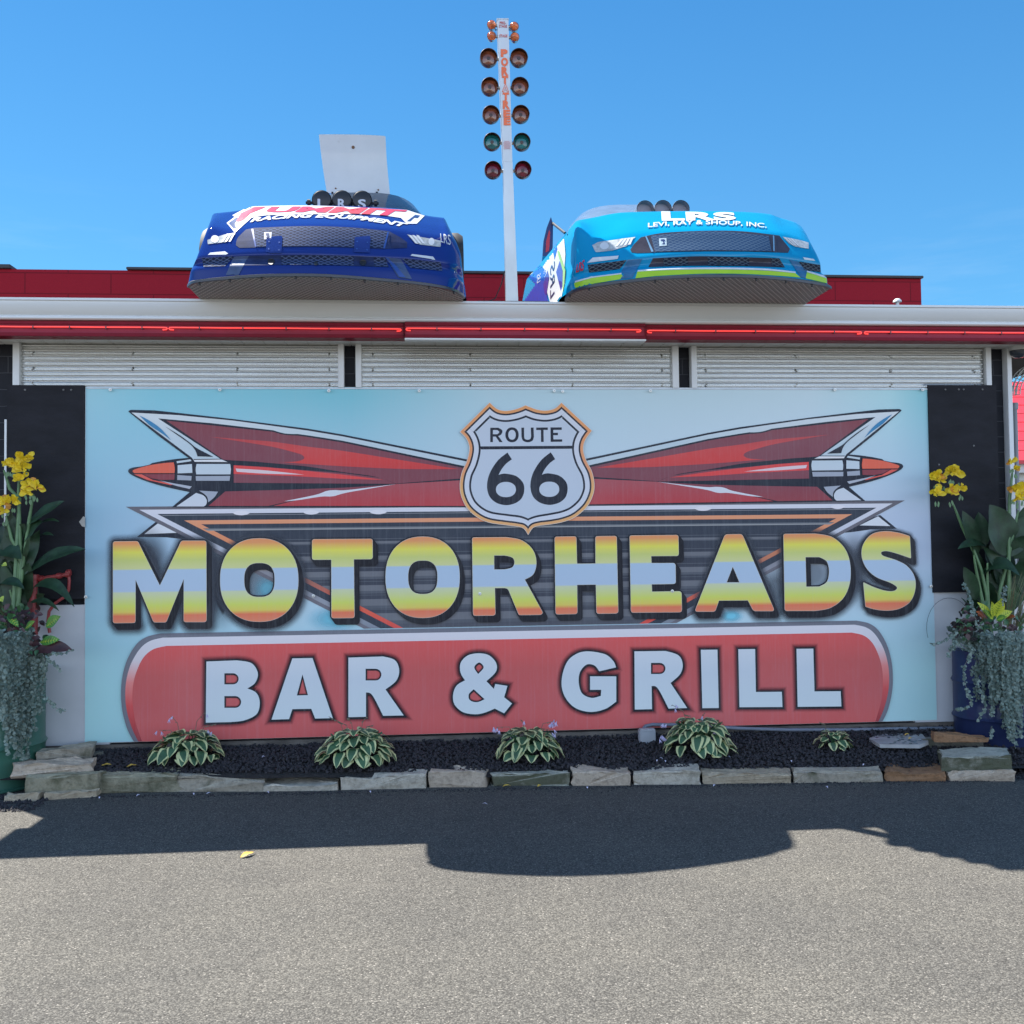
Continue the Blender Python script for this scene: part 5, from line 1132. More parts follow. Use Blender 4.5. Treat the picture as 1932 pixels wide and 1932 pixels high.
def lamp(x, y, r, mm, small=False, hx=0):
    c0 = pol(*ZP(x, y)); rad = r/3.645*K/F*(c0-CAM).length*0.98; ax = Vector((0, 1, 0.06)); c0 = c0+Vector((0, 0.02, 0))
    g = MB()
    if small: g.lathe([(rad*0.98, 0.0), (rad, 0.004), (rad*0.98, 0.03), (rad*0.7, 0.05), (rad*0.3, 0.06), (0, 0.06)], c0, ax, HOUC, 28)
    else:
        g.lathe([(rad*0.93, -0.028), (rad*0.96, -0.03), (rad, -0.026), (rad, 0.012), (rad*0.9, 0.03), (rad*0.55, 0.07), (0, 0.075)], c0, ax, HOUS, 32)
    h = g.build('lamp_housing', parent=pole, smooth=40)
    g = MB()
    if small: g.lathe([(0, -0.024), (rad*0.4, -0.021), (rad*0.75, -0.012), (rad*0.96, 0.004)], c0, ax, mm, 28)
    else: g.lathe([(0, -0.004), (rad*0.5, -0.001), (rad*0.94, 0.006)], c0, ax, mm, 32)
    g.build('lens', parent=h, smooth=60)
    if not small:
        MB().lathe([(0, -0.007), (rad*0.20, -0.0065), (rad*0.21, 0.004)], c0, ax, mat('bulb_shade', (0.05, 0.022, 0.018), 0.4), 20).build('bulb', parent=h)
        vis = MB(); n = 14; vs = []
        for i in range(n+1):
            an = -pi+pi*i/n      # lower half drip lip
            for k2, (rr, hh) in enumerate(((rad*0.985, -0.03), (rad*(1.0+0.07*sin(-an)**8), -0.034))): vs.append(c0+Vector((cos(an)*rr, hh, sin(an)*rr)))
        vis.add(vs, [(2*i, 2*i+1, 2*i+3, 2*i+2) for i in range(n)], HOUC); vis.build('drip_lip', parent=h)
    px_ = pol(*ZP(hx, y)); g = MB(); g.tube([c0+Vector((0, 0.03, 0)), px_+Vector((0, 0.03, 0))], 0.007, HOUC, 8); g.lathe([(0, -0.012), (0.011, -0.011), (0.011, 0.011), (0, 0.012)], px_+Vector((0, 0.03, 0)), (1, 0, 0), HOUC, 10); g.build('lamp_arm', parent=h)
for (x, y), (x2, y2), mm in (((175, 498), (498, 498), AMB), ((187, 805), (509, 803), AMB), ((200, 1103), (518, 1100), AMB), ((212, 1393), (529, 1396), GRN), ((221, 1695), (540, 1693), REDL_)):
    f = (y-88)/1844
    lamp(x, y, 88, mm, hx=262+60*f+(5 if y > 1000 else 0)); lamp(x2, y2, 88, mm, hx=388+55*f)
for x, y, hx in ((208, 135, 262), (208, 255, 262), (450, 152, 390), (456, 266, 392)): lamp(x, y, 46, ORB, True, hx)
a = pol(*ZP(235, 185)); b_ = pol(*ZP(265, 205)); MB().tube([a, (a+b_)/2+Vector((0, 0, -0.012)), b_], 0.003, BLACKM, 6).build('cable', parent=pole)
a = pol(*ZP(420, 185)); b_ = pol(*ZP(388, 205)); MB().tube([a, (a+b_)/2+Vector((0, 0, -0.012)), b_], 0.003, BLACKM, 6).build('cable', parent=pole)
q0 = pol(965, 545); MB().tube([q0+Vector((-0.04, 0.02, 0.12)), q0+Vector((-0.06, 0.03, 0.04)), q0+Vector((-0.10, 0.05, -0.05)), q0+Vector((-0.22, 0.06, -0.10)), q0+Vector((-0.5, 0.10, -0.11))], 0.004, BLACKM, 6).build('power_cable', parent=pole)
# white vent cap on the roof at right
c0 = aty(1693, 567, 0.4); g = MB(); g.lathe([(0.012, -0.2), (0.012, 0), (0.03, 0.0), (0.028, 0.012), (0.015, 0.024), (0, 0.027)], c0-Vector((0, 0, 0.012)), (0, 0, 1), WHT, 20)
put(g.build('roof_vent', smooth=40), 'tiny white mushroom vent cap on the roof at right', 'vent')

# ================================================================== EDGING STONES
def stone_mat(name, col, moss=0.4):
    m, nt, b = newmat('stone_'+name); v = pos_map(nt, (1, 1, 1)); n1 = noise_n(nt, v, 9, 6, 0.65); n2 = noise_n(nt, v, 34, 5, 0.7)
    c = mixc(nt, tuple(x*0.62 for x in col), tuple(min(1, x*1.25) for x in col), maprange(nt, n1, 0.3, 0.7))
    c = mixc(nt, c, tuple(x*0.45 for x in col), maprange(nt, n2, 0.48, 0.72, 0, 0.85))
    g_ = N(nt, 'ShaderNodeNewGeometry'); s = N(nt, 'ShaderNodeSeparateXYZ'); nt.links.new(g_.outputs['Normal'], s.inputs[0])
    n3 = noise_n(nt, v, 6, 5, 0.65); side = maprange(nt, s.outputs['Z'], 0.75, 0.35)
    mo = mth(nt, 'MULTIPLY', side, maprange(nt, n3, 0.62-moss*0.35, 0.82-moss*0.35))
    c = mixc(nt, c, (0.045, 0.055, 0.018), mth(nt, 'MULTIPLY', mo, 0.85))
    c = mixc(nt, c, (0.055, 0.047, 0.035), mth(nt, 'MULTIPLY', side, maprange(nt, n1, 0.3, 0.75, 0.0, 0.5)))  # shade of the upright faces put into the colour, besides the moss
    nt.links.new(c, b.inputs['Base Color']); b.inputs['Roughness'].default_value = 0.85
    h = mth(nt, 'ADD', n1, mth(nt, 'MULTIPLY', n2, 0.7)); bump(nt, b, h, 0.022); return m
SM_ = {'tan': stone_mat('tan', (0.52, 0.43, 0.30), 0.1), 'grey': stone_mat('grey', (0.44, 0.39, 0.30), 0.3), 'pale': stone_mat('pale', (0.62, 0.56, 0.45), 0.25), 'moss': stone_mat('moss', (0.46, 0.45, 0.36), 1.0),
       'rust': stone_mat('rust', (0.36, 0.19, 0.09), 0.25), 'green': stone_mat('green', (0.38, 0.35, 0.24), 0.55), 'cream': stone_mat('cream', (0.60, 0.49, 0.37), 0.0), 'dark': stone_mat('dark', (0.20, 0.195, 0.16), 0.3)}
def stone(xl, xr, bl, br, fl, fr, bt, z0, kind, label, amp=0.010, seed=0, skew=0.0, hmin=0.02):
    """xl,xr front edge; bl,br top back edge rows; fl,fr top front edge rows; bt foot row (picture units), resting at height z0"""
    btl, btr = (bt if isinstance(bt, tuple) else (bt, bt))
    A = atz(xl, btl, z0); B_ = atz(xr, btr, z0)
    def top(px, py, Y): return aty(px, py, Y).z
    hA = max(hmin, (top(xl, fl, A.y)-z0)*1.18); hB = max(hmin, (top(xr, fr, B_.y)-z0)*1.18)
    C_ = atz(xr+skew, br, z0+hB); D = atz(xl+skew, bl, z0+hA)
    dA = max(0.08, min(0.30, D.y-A.y)); dB = max(0.08, min(0.30, C_.y-B_.y))
    C2 = Vector((C_.x, B_.y+dB, 0)); D2 = Vector((D.x, A.y+dA, 0))
    nx = max(4, int(abs(xr-xl)/7)); ny = 8; nz = 5; bm = bmesh.new()
    bmesh.ops.create_cube(bm, size=1)
    bmesh.ops.subdivide_edges(bm, edges=bm.edges[:], cuts=1)
    for _ in range(3): bmesh.ops.subdivide_edges(bm, edges=[e for e in bm.edges], cuts=1, use_grid_fill=True)
    rr = random.Random(seed)
    so_ = Vector((rr.uniform(0, 50), rr.uniform(0, 50), rr.uniform(0, 50)))
    for v in bm.verts:
        u, w2, h = v.co.x+0.5, v.co.y+0.5, v.co.z+0.5
        # slight rounding of the arrises
        def rd(t, e): return t
        base = (Vector((A.x, A.y, 0))*(1-u)+Vector((B_.x, B_.y, 0))*u)*(1-w2)+(D2*(1-u)+C2*u)*w2
        H = hA*(1-u)+hB*u
        p = Vector((base.x, base.y, z0+H*h))
        cen = Vector(((A.x+B_.x)/2, (A.y+B_.y)/2+(dA+dB)/4, z0+(hA+hB)/4))
        ex = abs(v.co.x)*2; ey = abs(v.co.y)*2; ez = abs(v.co.z)*2; srt = sorted((ex, ey, ez))
        k_ = max(0, srt[1]-0.86)/0.14
        p += (cen-p).normalized()*0.008*k_
        q = p*9+so_; nn = noise.noise_vector(q)*amp*1.3+noise.noise_vector(q*2.7)*amp*0.7+noise.noise_vector(q*7)*amp*0.3
        if ez < 0.99 or h > 0.5: p += nn
        if h < 0.01: p.z = z0+max(0, nn.z)*0.2
        v.co = p
    bm.verts.index_update(); g = MB(); g.add([v.co for v in bm.verts], [[v.index for v in f.verts] for f in bm.faces]); bm.free()
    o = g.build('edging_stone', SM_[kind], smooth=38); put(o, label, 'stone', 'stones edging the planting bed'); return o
ST = [
 (183, 339, 1455, 1449, 1469, 1464, (1497, 1494), 0.0, 'green', 'dark mossy stone in the bottom row, first to the right of the left stack'),
 (331, 498, 1456, 1466, 1466, 1477, 1494, 0.0, 'grey', 'wedge shaped grey stone sloping down to the right, second in the bottom row'),
 (496, 640, 1460, 1456, 1485, 1482, (1494, 1492), 0.0, 'pale', 'stone with a pale blue-white top and thin tan front, third in the bottom row'),
 (641, 806, 1453, 1447, 1473, 1465, (1491, 1488), 0.0, 'pale', 'long pale stone in front of the second variegated plant'),
 (807, 920, 1447, 1445, 1463, 1461, 1486, 0.0, 'cream', 'rough tan block without moss, just left of the stone below the middle plant'),
 (925, 1076, 1443, 1443, 1464, 1464, 1483, 0.0, 'moss', 'flat topped stone with dark green front under the middle plant'),
 (1079, 1192, 1445, 1447, 1461, 1462, 1483, 0.0, 'cream', 'short buff stone just right of the mossy one under the middle plant'),
 (1194, 1325, 1445, 1441, 1463, 1460, 1481, 0.0, 'pale', 'pale stone with dark mossy patches below the grey electrical box'),
 (1326, 1496, 1440, 1440, 1464, 1463, (1480, 1478), 0.0, 'tan', 'longest pale tan stone, cracked across its top, below the fourth plant'),
 (1497, 1668, 1445, 1446, 1460, 1460, (1478, 1476), 0.0, 'grey', 'long grey stone with a mossy front below the smallest plant'),
 (1671, 1787, 1438, 1438, 1462, 1460, 1475, 0.0, 'rust', 'rust brown flagstone near the right end of the edging'),
 (1789, 1917, 1452, 1451, 1459, 1457, 1474, 0.0, 'cream', 'thin cream stone at the right end, under the green tinged slab'),
 (1775, 1910, 1411, 1409, 1433, 1430, 1456, 0.050, 'moss', 'thick green tinged slab lying on top at the right end of the edging'),
 (1742, 1860, 1388, 1388, 1398, 1400, 1412, 0.095, 'dark', 'dark grey rock beside the blue barrel, under the thin brown flagstone'),
 (1762, 1866, 1379, 1386, 1388, 1397, 1401, 0.150, 'rust', 'thin brown flagstone leaning on the dark rock beside the blue barrel'),
 (46, 188, 1464, 1460, 1472, 1464, (1500, 1493), 0.022, 'green', 'mossy grey block in the left stack, below the long cream slab'),
 (18, 176, 1434, 1430, 1449, 1443, (1470, 1462), 0.100, 'cream', 'long cream slab overhanging at the left, middle of the left stack'),
 (68, 176, 1411, 1397, 1421, 1410, (1437, 1429), 0.155, 'grey', 'tilted grey slab on top of the left stack beside the green barrel'),
 (160, 199, 1414, 1413, 1424, 1422, (1440, 1436), 0.11, 'dark', 'small dark stone wedged behind the left stack'),
 (82, 184, 1494, 1489, 1499, 1495, (1510, 1504), 0.0, 'tan', 'thin tan flake at ground level under the left stack'),
 (6, 74, 1496, 1494, 1502, 1501, (1514, 1512), 0.0, 'tan', 'flat chipped stone at the far left foot of the stack')]
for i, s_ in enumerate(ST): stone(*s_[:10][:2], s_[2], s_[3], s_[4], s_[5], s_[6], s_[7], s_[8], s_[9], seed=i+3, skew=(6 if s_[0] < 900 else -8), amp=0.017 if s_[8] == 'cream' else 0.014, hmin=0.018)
# mosaic stepping stone
c_ = [atz(*p, 0.122) for p in ((1640, 1399), (1668, 1389), (1740, 1391), (1752, 1405), (1735, 1412), (1660, 1411))]
mos = thing('stepping_stone', 'flat mosaic stepping stone set on the gravel at right', 'stepping stone', sum(c_, Vector())/6)
g = MB(); g.add(c_+[p+Vector((0, 0, 0.022)) for p in c_], [(5, 4, 3, 2, 1, 0), (6, 7, 8, 9, 10, 11)]+[(i, (i+1) % 6, 6+(i+1) % 6, 6+i) for i in range(6)]); g.build('slab', mat('pale_cement', (0.34, 0.34, 0.33), 0.85), mos)
g = MB(); cc_ = sum(c_, Vector())/6; TC = [mat('tile_navy', (0.02, 0.03, 0.12), 0.2), mat('tile_black', (0.02, 0.02, 0.025), 0.25), mat('tile_white', (0.6, 0.62, 0.65), 0.25)]
for i in range(80):
    u, w2 = rnd(0, 1), rnd(0, 2*pi); e = c_[i % 6]*0+cc_+(c_[i % 6].lerp(c_[(i+1) % 6], rnd(0, 1))-cc_)*sqrt(u)*0.88; s = rnd(0.008, 0.015); a = rnd(0, 3)
    g = MB(); g.flat = True; g.add([(e.x+cos(a+k*pi/2)*s, e.y+sin(a+k*pi/2)*s, 0.1455+0.0003*i/10) for k in range(4)], [(0, 1, 2, 3)], TC[i % 3]); g.build('mosaic_tile', parent=mos)

# electrical box and conduit
jb = thing('junction_box', 'grey outdoor electrical box on a stub pipe in front of the sign', 'electrical box', aty(1218, 1405, -0.12))
GREYB = mat('grey_enclosure', (0.36, 0.38, 0.40), 0.45, var=0.06); PVC = mat('grey_conduit', (0.16, 0.18, 0.22), 0.45, var=0.1)
y0 = -0.13; a, b_ = aty(1207, 1403, y0), aty(1237, 1377, y0)
g = MB(); g.box((a.x, y0, a.z), (b_.x, y0+0.055, b_.z), GREYB, 0.004); g.build('case', parent=jb, smooth=30)
g = MB(); g.box((a.x+0.004, y0-0.008, a.z-0.003), (b_.x-0.002, y0-0.001, b_.z-0.010), GREYB, 0.002); g.build('cover', parent=jb)
g = MB(); g.box((a.x+0.006, y0-0.004, b_.z-0.009), (b_.x-0.004, y0+0.05, b_.z+0.006), GREYB, 0.002); g.build('hinged_lid', parent=jb)
MB().tube([((a.x+b_.x)/2, y0+0.025, a.z-0.08), ((a.x+b_.x)/2, y0+0.025, a.z+0.004)], 0.014, PVC, 12).build('stub_pipe', parent=jb, smooth=50)
y1 = -0.035; p0 = aty(1212, 1377, y1); p1 = aty(1218, 1370, y1); p2 = aty(1232, 1367, y1)
pts = [(p0.x, y1-0.05, p0.z-0.01), (p0.x+0.004, y1-0.02, p0.z+0.012), (p1.x, y1, p1.z), (p2.x, y1, p2.z)]
pts += [(aty(x, yy, y1).x, y1, aty(x, yy, y1).z) for x, yy in ((1300, 1368), (1390, 1374), (1480, 1377), (1600, 1377), (1700, 1375), (1800, 1374))]
put(MB().tube(pts, 0.0115, PVC, 12).build('conduit', smooth=60), 'long grey conduit running along the foot of the sign to the right', 'conduit')

# ================================================================== PLANTS
def leafmat(name, col, var=0.35, rough=0.45, trans=0.0):
    if name in MATS: return MATS[name]
    m, nt, b = newmat(name); v = pos_map(nt, (1, 1, 1)); n = noise_n(nt, v, 16, 3); n2 = noise_n(nt, v, 120, 2)
    c = mixc(nt, tuple(x*(1-var) for x in col), tuple(min(1, x*(1+var)) for x in col), maprange(nt, n, 0.3, 0.7)); c = mixc(nt, c, tuple(x*0.7 for x in col), maprange(nt, n2, 0.5, 0.9, 0, 0.5))
    nt.links.new(c, b.inputs['Base Color']); b.inputs['Roughness'].default_value = rough
    if trans:
        td = N(nt, 'ShaderNodeBsdfTranslucent'); nt.links.new(c, td.inputs[0]); mx = N(nt, 'ShaderNodeMixShader'); mx.inputs[0].default_value = trans
        out = nt.nodes['Material Output']; nt.links.new(b.outputs[0], mx.inputs[1]); nt.links.new(td.outputs[0], mx.inputs[2]); nt.links.new(mx.outputs[0], out.inputs[0])
    MATS[name] = m; return m
HG = leafmat('hosta_green', (0.05, 0.12, 0.055), trans=0.12); HC = leafmat('hosta_cream', (0.50, 0.52, 0.25), 0.15)
def blade(g, base, tip, w_, arch, mc, me=None, nrm=Vector((0, -1, 0)), nl=8, peak=0.45, fold=0.25, edge=0.72, wave=0.0, sharp=1.0):
    """one leaf from base to tip, arching by 'arch' along up; optional coloured margin"""
    base, tip = Vector(base), Vector(tip); ax = tip-base; L = ax.length
    side = ax.cross(nrm).normalized(); up = side.cross(ax).normalized(); k0 = len(g.v)
    us = (-1, -edge, 0, edge, 1) if me else (-1, -0.5, 0, 0.5, 1); ph = random.random()*6
    for i in range(nl+1):
        t = i/nl; p = base+ax*t+Vector((0, 0, 1))*arch*4*t*(1-t)
        wid = w_*0.5*(sin(pi*min(1, t**(math.log(0.5)/math.log(peak))))**sharp if 0 < t < 1 else 0.02)
        for u in us: g.v.append(tuple(p+side*wid*u+up*(fold*wid*abs(u))+up*(wave*w_*sin(t*14+ph)*abs(u))))
    a, b = g.mi(mc), g.mi(me or mc)
    for i in range(nl):
        for j in range(4):
            q = k0+i*5+j; g.f.append((q, q+1, q+6, q+5)); g.m.append(b if j in (0, 3) and me else a)
STEM = leafmat('flower_stem', (0.16, 0.14, 0.09)); LIL = leafmat('lilac_petal', (0.60, 0.55, 0.75), 0.1, 0.5, 0.25)
def hosta(px, py, rad, hgt, label, nleaf, stalks, seed):
    random.seed(seed); c0 = atz(px, py, 0.09); c0.y = min(c0.y, -0.15); c0 = Vector((c0.x, max(c0.y, -0.36), 0)); c0.z = bedz(c0.x, c0.y)+0.01
    c0.x = aty(px, py, c0.y).x
    e = thing('hosta', label, 'plant', c0, 'hostas planted along the bed')
    g = MB(); g.flat = True
    for i in range(nleaf):
        f = i/nleaf; az = i*2.39996+rnd(-0.3, 0.3); phi = (pi/2)*(0.04+0.90*f)*rnd(0.9, 1.08)
        L = rnd(0.075, 0.108)*(rad/0.2)**0.6*(1-0.15*f); out = Vector((cos(az), sin(az)*0.85, 0)); Z_ = Vector((0, 0, 1))
        rr = rad*rnd(0.86, 1.0)-L*0.55; mid = c0+out*(rr*cos(phi))+Z_*(hgt*0.80*sin(phi)+0.015)
        tn_ = (out*(0.35+0.75*sin(phi))-Z_*cos(phi)*0.75+Vector((rnd(-.35, .35), rnd(-.25, .25), rnd(-.1, .2)))).normalized()
        tip = mid+tn_*L
        if tip.z < c0.z+0.004: tip.z = c0.z+0.004
        nr = (out*(0.3+0.8*cos(phi))+Z_*(0.35+0.7*sin(phi))+Vector((rnd(-.25, .25), rnd(-.25, .1), 0))).normalized()
        blade(g, mid, tip, L*rnd(0.70, 0.88), L*rnd(0.12, 0.26), HG, HC, nrm=nr, nl=9, peak=0.42, fold=rnd(-0.3, 0.25), edge=rnd(0.50, 0.66), wave=0.03, sharp=0.62)
    g.build('foliage', parent=e, smooth=60)
    g = MB(); g.flat = True
    for i in range(nleaf//2):
        az = rnd(0, 2*pi); out = Vector((cos(az), sin(az)*0.8, 0)); g.tube([c0, c0+out*rad*0.3+Vector((0, 0, hgt*0.5)), c0+out*rad*0.6+Vector((0, 0, hgt*0.85))], 0.0035, HG, 5, False)
    g.build('stalks', parent=e)
    for sx, sy, fl in stalks:
        tp = aty(sx, sy, c0.y-0.02); bs = c0+Vector(((tp.x-c0.x)*0.4, 0, hgt*0.7)); md = (bs+tp)/2+Vector((-(tp.x-c0.x)*0.12, 0, 0.03))
        st = MB().tube([bs, md, tp], [0.0022, 0.0018, 0.0012], STEM, 5).build('flower_stalk', parent=e)
        g = MB(); g.flat = True
        for k in range(5 if fl else 8):
            q = md.lerp(tp, rnd(0.1, 1)); a = rnd(0, 6.3)
            if not fl or k > 2: g.tube([q, q+Vector((cos(a)*0.008, sin(a)*0.008, -0.004))], [0.002, 0.0035], STEM, 5)
        for k in range(fl):
            q = tp+Vector((rnd(-0.022, 0.022), rnd(-0.01, 0.01), rnd(-0.02, 0.008))); dn = Vector((rnd(-0.6, 0.6), rnd(-0.4, 0.2), -1)).normalized()
            for p6 in range(6):
                a = p6*pi/3; ref = dn.orthogonal().normalized(); o2 = ref*cos(a)+dn.cross(ref)*sin(a)
                g.add([q, q+dn*0.012+o2*0.003-dn.cross(o2)*0.0035, q+dn*0.030+o2*0.012, q+dn*0.012+o2*0.003+dn.cross(o2)*0.0035], [(0, 1, 2, 3)], LIL)
        g.build('blossoms', parent=st)
hosta(352, 1447, 0.23, 0.18, 'variegated hosta at the left end with sparse white flower stalks', 62, ((322, 1350, 2), (300, 1378, 2), (385, 1345, 1), (396, 1378, 2), (408, 1366, 0)), 11)
hosta(673, 1444, 0.255, 0.205, 'full variegated hosta with bare brown flower stalks, second from the left', 74, ((620, 1352, 0), (657, 1355, 0), (692, 1352, 0), (706, 1368, 0), (640, 1362, 0)), 12)
hosta(996, 1441, 0.22, 0.185, 'variegated hosta with lilac blossoms to both sides, in the middle of the bed', 62, ((936, 1372, 6), (982, 1358, 1), (1046, 1360, 8), (1042, 1378, 3), (972, 1385, 4)), 13)
hosta(1320, 1437, 0.24, 0.225, 'tallest variegated hosta with pale flowers, right of the grey electrical box', 74, ((1268, 1330, 2), (1256, 1366, 3), (1246, 1388, 6), (1330, 1345, 1), (1342, 1356, 3), (1352, 1378, 6), (1290, 1348, 0)), 14)
hosta(1573, 1419, 0.13, 0.11, 'smallest variegated hosta with one thin stalk, at the right', 24, ((1545, 1362, 0),), 15)

# ---- barrel planters
def barrel(name, cx, cy, r, h, mm, label, ribs, z0=0.0):
    e = thing(name, label, 'barrel', (cx, cy, z0))
    prof = [(r*0.97, 0.0), (r*1.01, 0.006), (r*1.01, 0.018), (r*0.985, 0.024)]
    for z in ribs: prof += [(r*0.985, h*z-0.02), (r*1.0, h*z-0.012), (r*1.025, h*z), (r*1.0, h*z+0.012), (r*0.985, h*z+0.02)]
    prof += [(r*0.985, h-0.02), (r*1.01, h-0.014), (r*1.015, h-0.004), (r*1.0, h), (r*0.97, h-0.004), (r*0.96, h-0.06)]
    MB().lathe(prof, (cx, cy, z0), (0, 0, 1), mm, 56).build('drum', parent=e, smooth=45)
    MB().lathe([(0, 0.02), (r*0.5, 0.015), (r*0.965, -0.03)], (cx, cy, z0+h-0.05), (0, 0, 1), SOIL, 32).build('potting_soil', parent=e, smooth=50)
    return e
barrel('planter_barrel', 3.10, -0.16, 0.29, 0.70, mat('navy_barrel_paint', (0.020, 0.030, 0.082), 0.4, var=0.15, vs=6, coat=0.2, dirt=((0.05, 0.05, 0.08), 7, 0.64)), 'dark blue steel barrel planter at the right end of the bed', (0.36, 0.69))
barrel('planter_barrel', -3.235, -0.17, 0.30, 0.70, mat('green_barrel_paint', (0.035, 0.12, 0.085), 0.38, var=0.12, vs=5, dirt=((0.04, 0.07, 0.055), 7, 0.62)), 'green steel barrel planter at the left end of the bed', (0.36, 0.69))
CL = leafmat('canna_leaf', (0.017, 0.047, 0.020), 0.4, 0.5, 0.12); CS = leafmat('canna_stem', (0.10, 0.19, 0.08), 0.2); YEL = leafmat('yellow_petal', (0.88, 0.66, 0.03), 0.12, 0.5, 0.3); YOR = leafmat('faded_petal', (0.55, 0.25, 0.03), 0.3, 0.6)
def canna(T, Y, label, stems, leaves, blooms, base, extra=()):
    e = thing('canna_lily', label, 'plant', base)
    g = MB()
    for st in stems:
        P = [aty(*T(*p), Y+(0.02 if i else 0)) for i, p in enumerate(st)]
        P.append(Vector((P[-1].x*0.7+base[0]*0.3, base[1], 0.68)))
        g.tube(P, [0.006]+[0.011]*(len(P)-2)+[0.013], CS, 8)
    g.build('stems', parent=e, smooth=60)
    for i, (a, b_, w_, arch, dy) in enumerate(leaves):
        A = aty(*T(*a), Y+0.03); B_ = aty(*T(*b_), Y+dy); g = MB(); g.flat = True
        n_ = Vector((0.1*(-1)**i, -1, 0.35)) if abs(B_.z-A.z) > abs(B_.x-A.x) else Vector((0, -0.75, 0.8))
        blade(g, A, B_, w_, arch, CL, None, nrm=n_.normalized(), nl=14, peak=0.45, fold=0.22, wave=0.02, sharp=0.8); g.build('leaf', parent=e, smooth=60)
    for (a, b_, w_) in extra:
        A = aty(*T(*a), Y+0.08+rnd(0, 0.08)); B_ = aty(*T(*b_), Y+rnd(-0.02, 0.14)); g = MB(); g.flat = True
        blade(g, A, B_, w_, rnd(0, 0.02), CL, None, nrm=Vector((rnd(-.5, .5), -1, rnd(0, 0.5))).normalized(), nl=14, peak=0.45, fold=0.25, wave=0.03, sharp=0.75); g.build('leaf', parent=e, smooth=60)
    for x, y, s, fad in blooms:
        s = s*1.15; c0 = aty(*T(x, y), Y-0.02); g = MB(); g.flat = True
        for k in range(9):
            a = rnd(0, 6.3); d = Vector((cos(a), rnd(-0.9, 0.3), abs(sin(a))*1.1-0.25)).normalized(); L = s*rnd(0.75, 1.15)
            o = c0+Vector((rnd(-.3, .3), rnd(-.2, .2), rnd(-.3, .3)))*s*0.6
            blade(g, o, o+d*L, L*rnd(0.55, 0.8), L*0.12, YOR if (fad and k % 5 == 0) else YEL, None, nrm=Vector((rnd(-.5, .5), -1, rnd(-.5, .5))).normalized(), nl=6, peak=0.6, fold=0.4, wave=0.08)
        g.build('bloom', parent=e, smooth=60)
        g = MB(); g.flat = True
        for k in range(4):
            o = c0+Vector((rnd(-.4, .4)*s, 0, -s*rnd(0.6, 1.0))); blade(g, o+Vector((0, 0, -0.03)), o, 0.014, 0, CS, None, nl=4)
        g.build('buds', parent=e)
random.seed(21)
canna(ZL, -0.17, 'tall yellow flowering canna lily in the green barrel at left', [
 [(100, 150), (95, 300), (105, 560), (90, 700), (80, 880)], [(172, 290), (150, 420), (125, 600), (105, 760), (90, 900)], [(30, 400), (60, 520), (110, 600), (95, 800)], [(20, 165), (50, 260), (100, 310)], [(50, 780), (75, 860)]],
 [((140, 445), (332, 325), 0.105, 0.01, -0.05), ((120, 530), (215, 425), 0.12, 0.01, -0.02), ((200, 445), (305, 430), 0.03, 0.02, 0), ((205, 500), (275, 500), 0.03, 0.01, 0.0), ((125, 705), (440, 572), 0.115, 0.04, -0.10), ((-20, 590), (110, 620), 0.13, 0.03, -0.05),
  ((140, 800), (382, 868), 0.085, 0.10, -0.12), ((-10, 752), (125, 775), 0.07, 0.03, -0.1), ((40, 640), (75, 400), 0.10, 0, 0.03), ((100, 720), (205, 470), 0.11, 0.0, 0.02), ((130, 865), (305, 890), 0.045, 0.05, -0.05), ((100, 900), (10, 640), 0.10, 0, 0.02), ((60, 900), (-40, 480), 0.12, 0, 0.05), ((90, 640), (30, 500), 0.1, 0, 0.02), ((120, 640), (155, 500), 0.03, 0, -0.05)],
 [(75, 140, 0.052, 0), (120, 120, 0.05, 0), (110, 165, 0.05, 0), (160, 110, 0.04, 0), (110, 215, 0.045, 0), (150, 250, 0.05, 1), (185, 262, 0.045, 1), (145, 285, 0.04, 1), (25, 340, 0.05, 1), (60, 330, 0.045, 0), (20, 385, 0.045, 1), (50, 145, 0.04, 0)], (-3.235, -0.17, 0.66), [((60, 800), (20, 620), .13), ((110, 860), (150, 640), .12), ((90, 800), (60, 560), .13), ((30, 900), (-10, 700), .14), ((120, 900), (190, 760), .10), ((80, 700), (120, 440), .12), ((40, 620), (10, 450), .11), ((100, 900), (60, 700), .13), ((140, 900), (230, 800), .08), ((60, 520), (60, 380), .09), ((10, 800), (40, 620), .13), ((150, 860), (60, 760), .10), ((20, 960), (-10, 820), .12), ((70, 960), (130, 850), .10), ((110, 760), (40, 690), .11), ((60, 700), (130, 560), .12), ((0, 720), (60, 600), .12), ((60, 560), (130, 440), .10)])
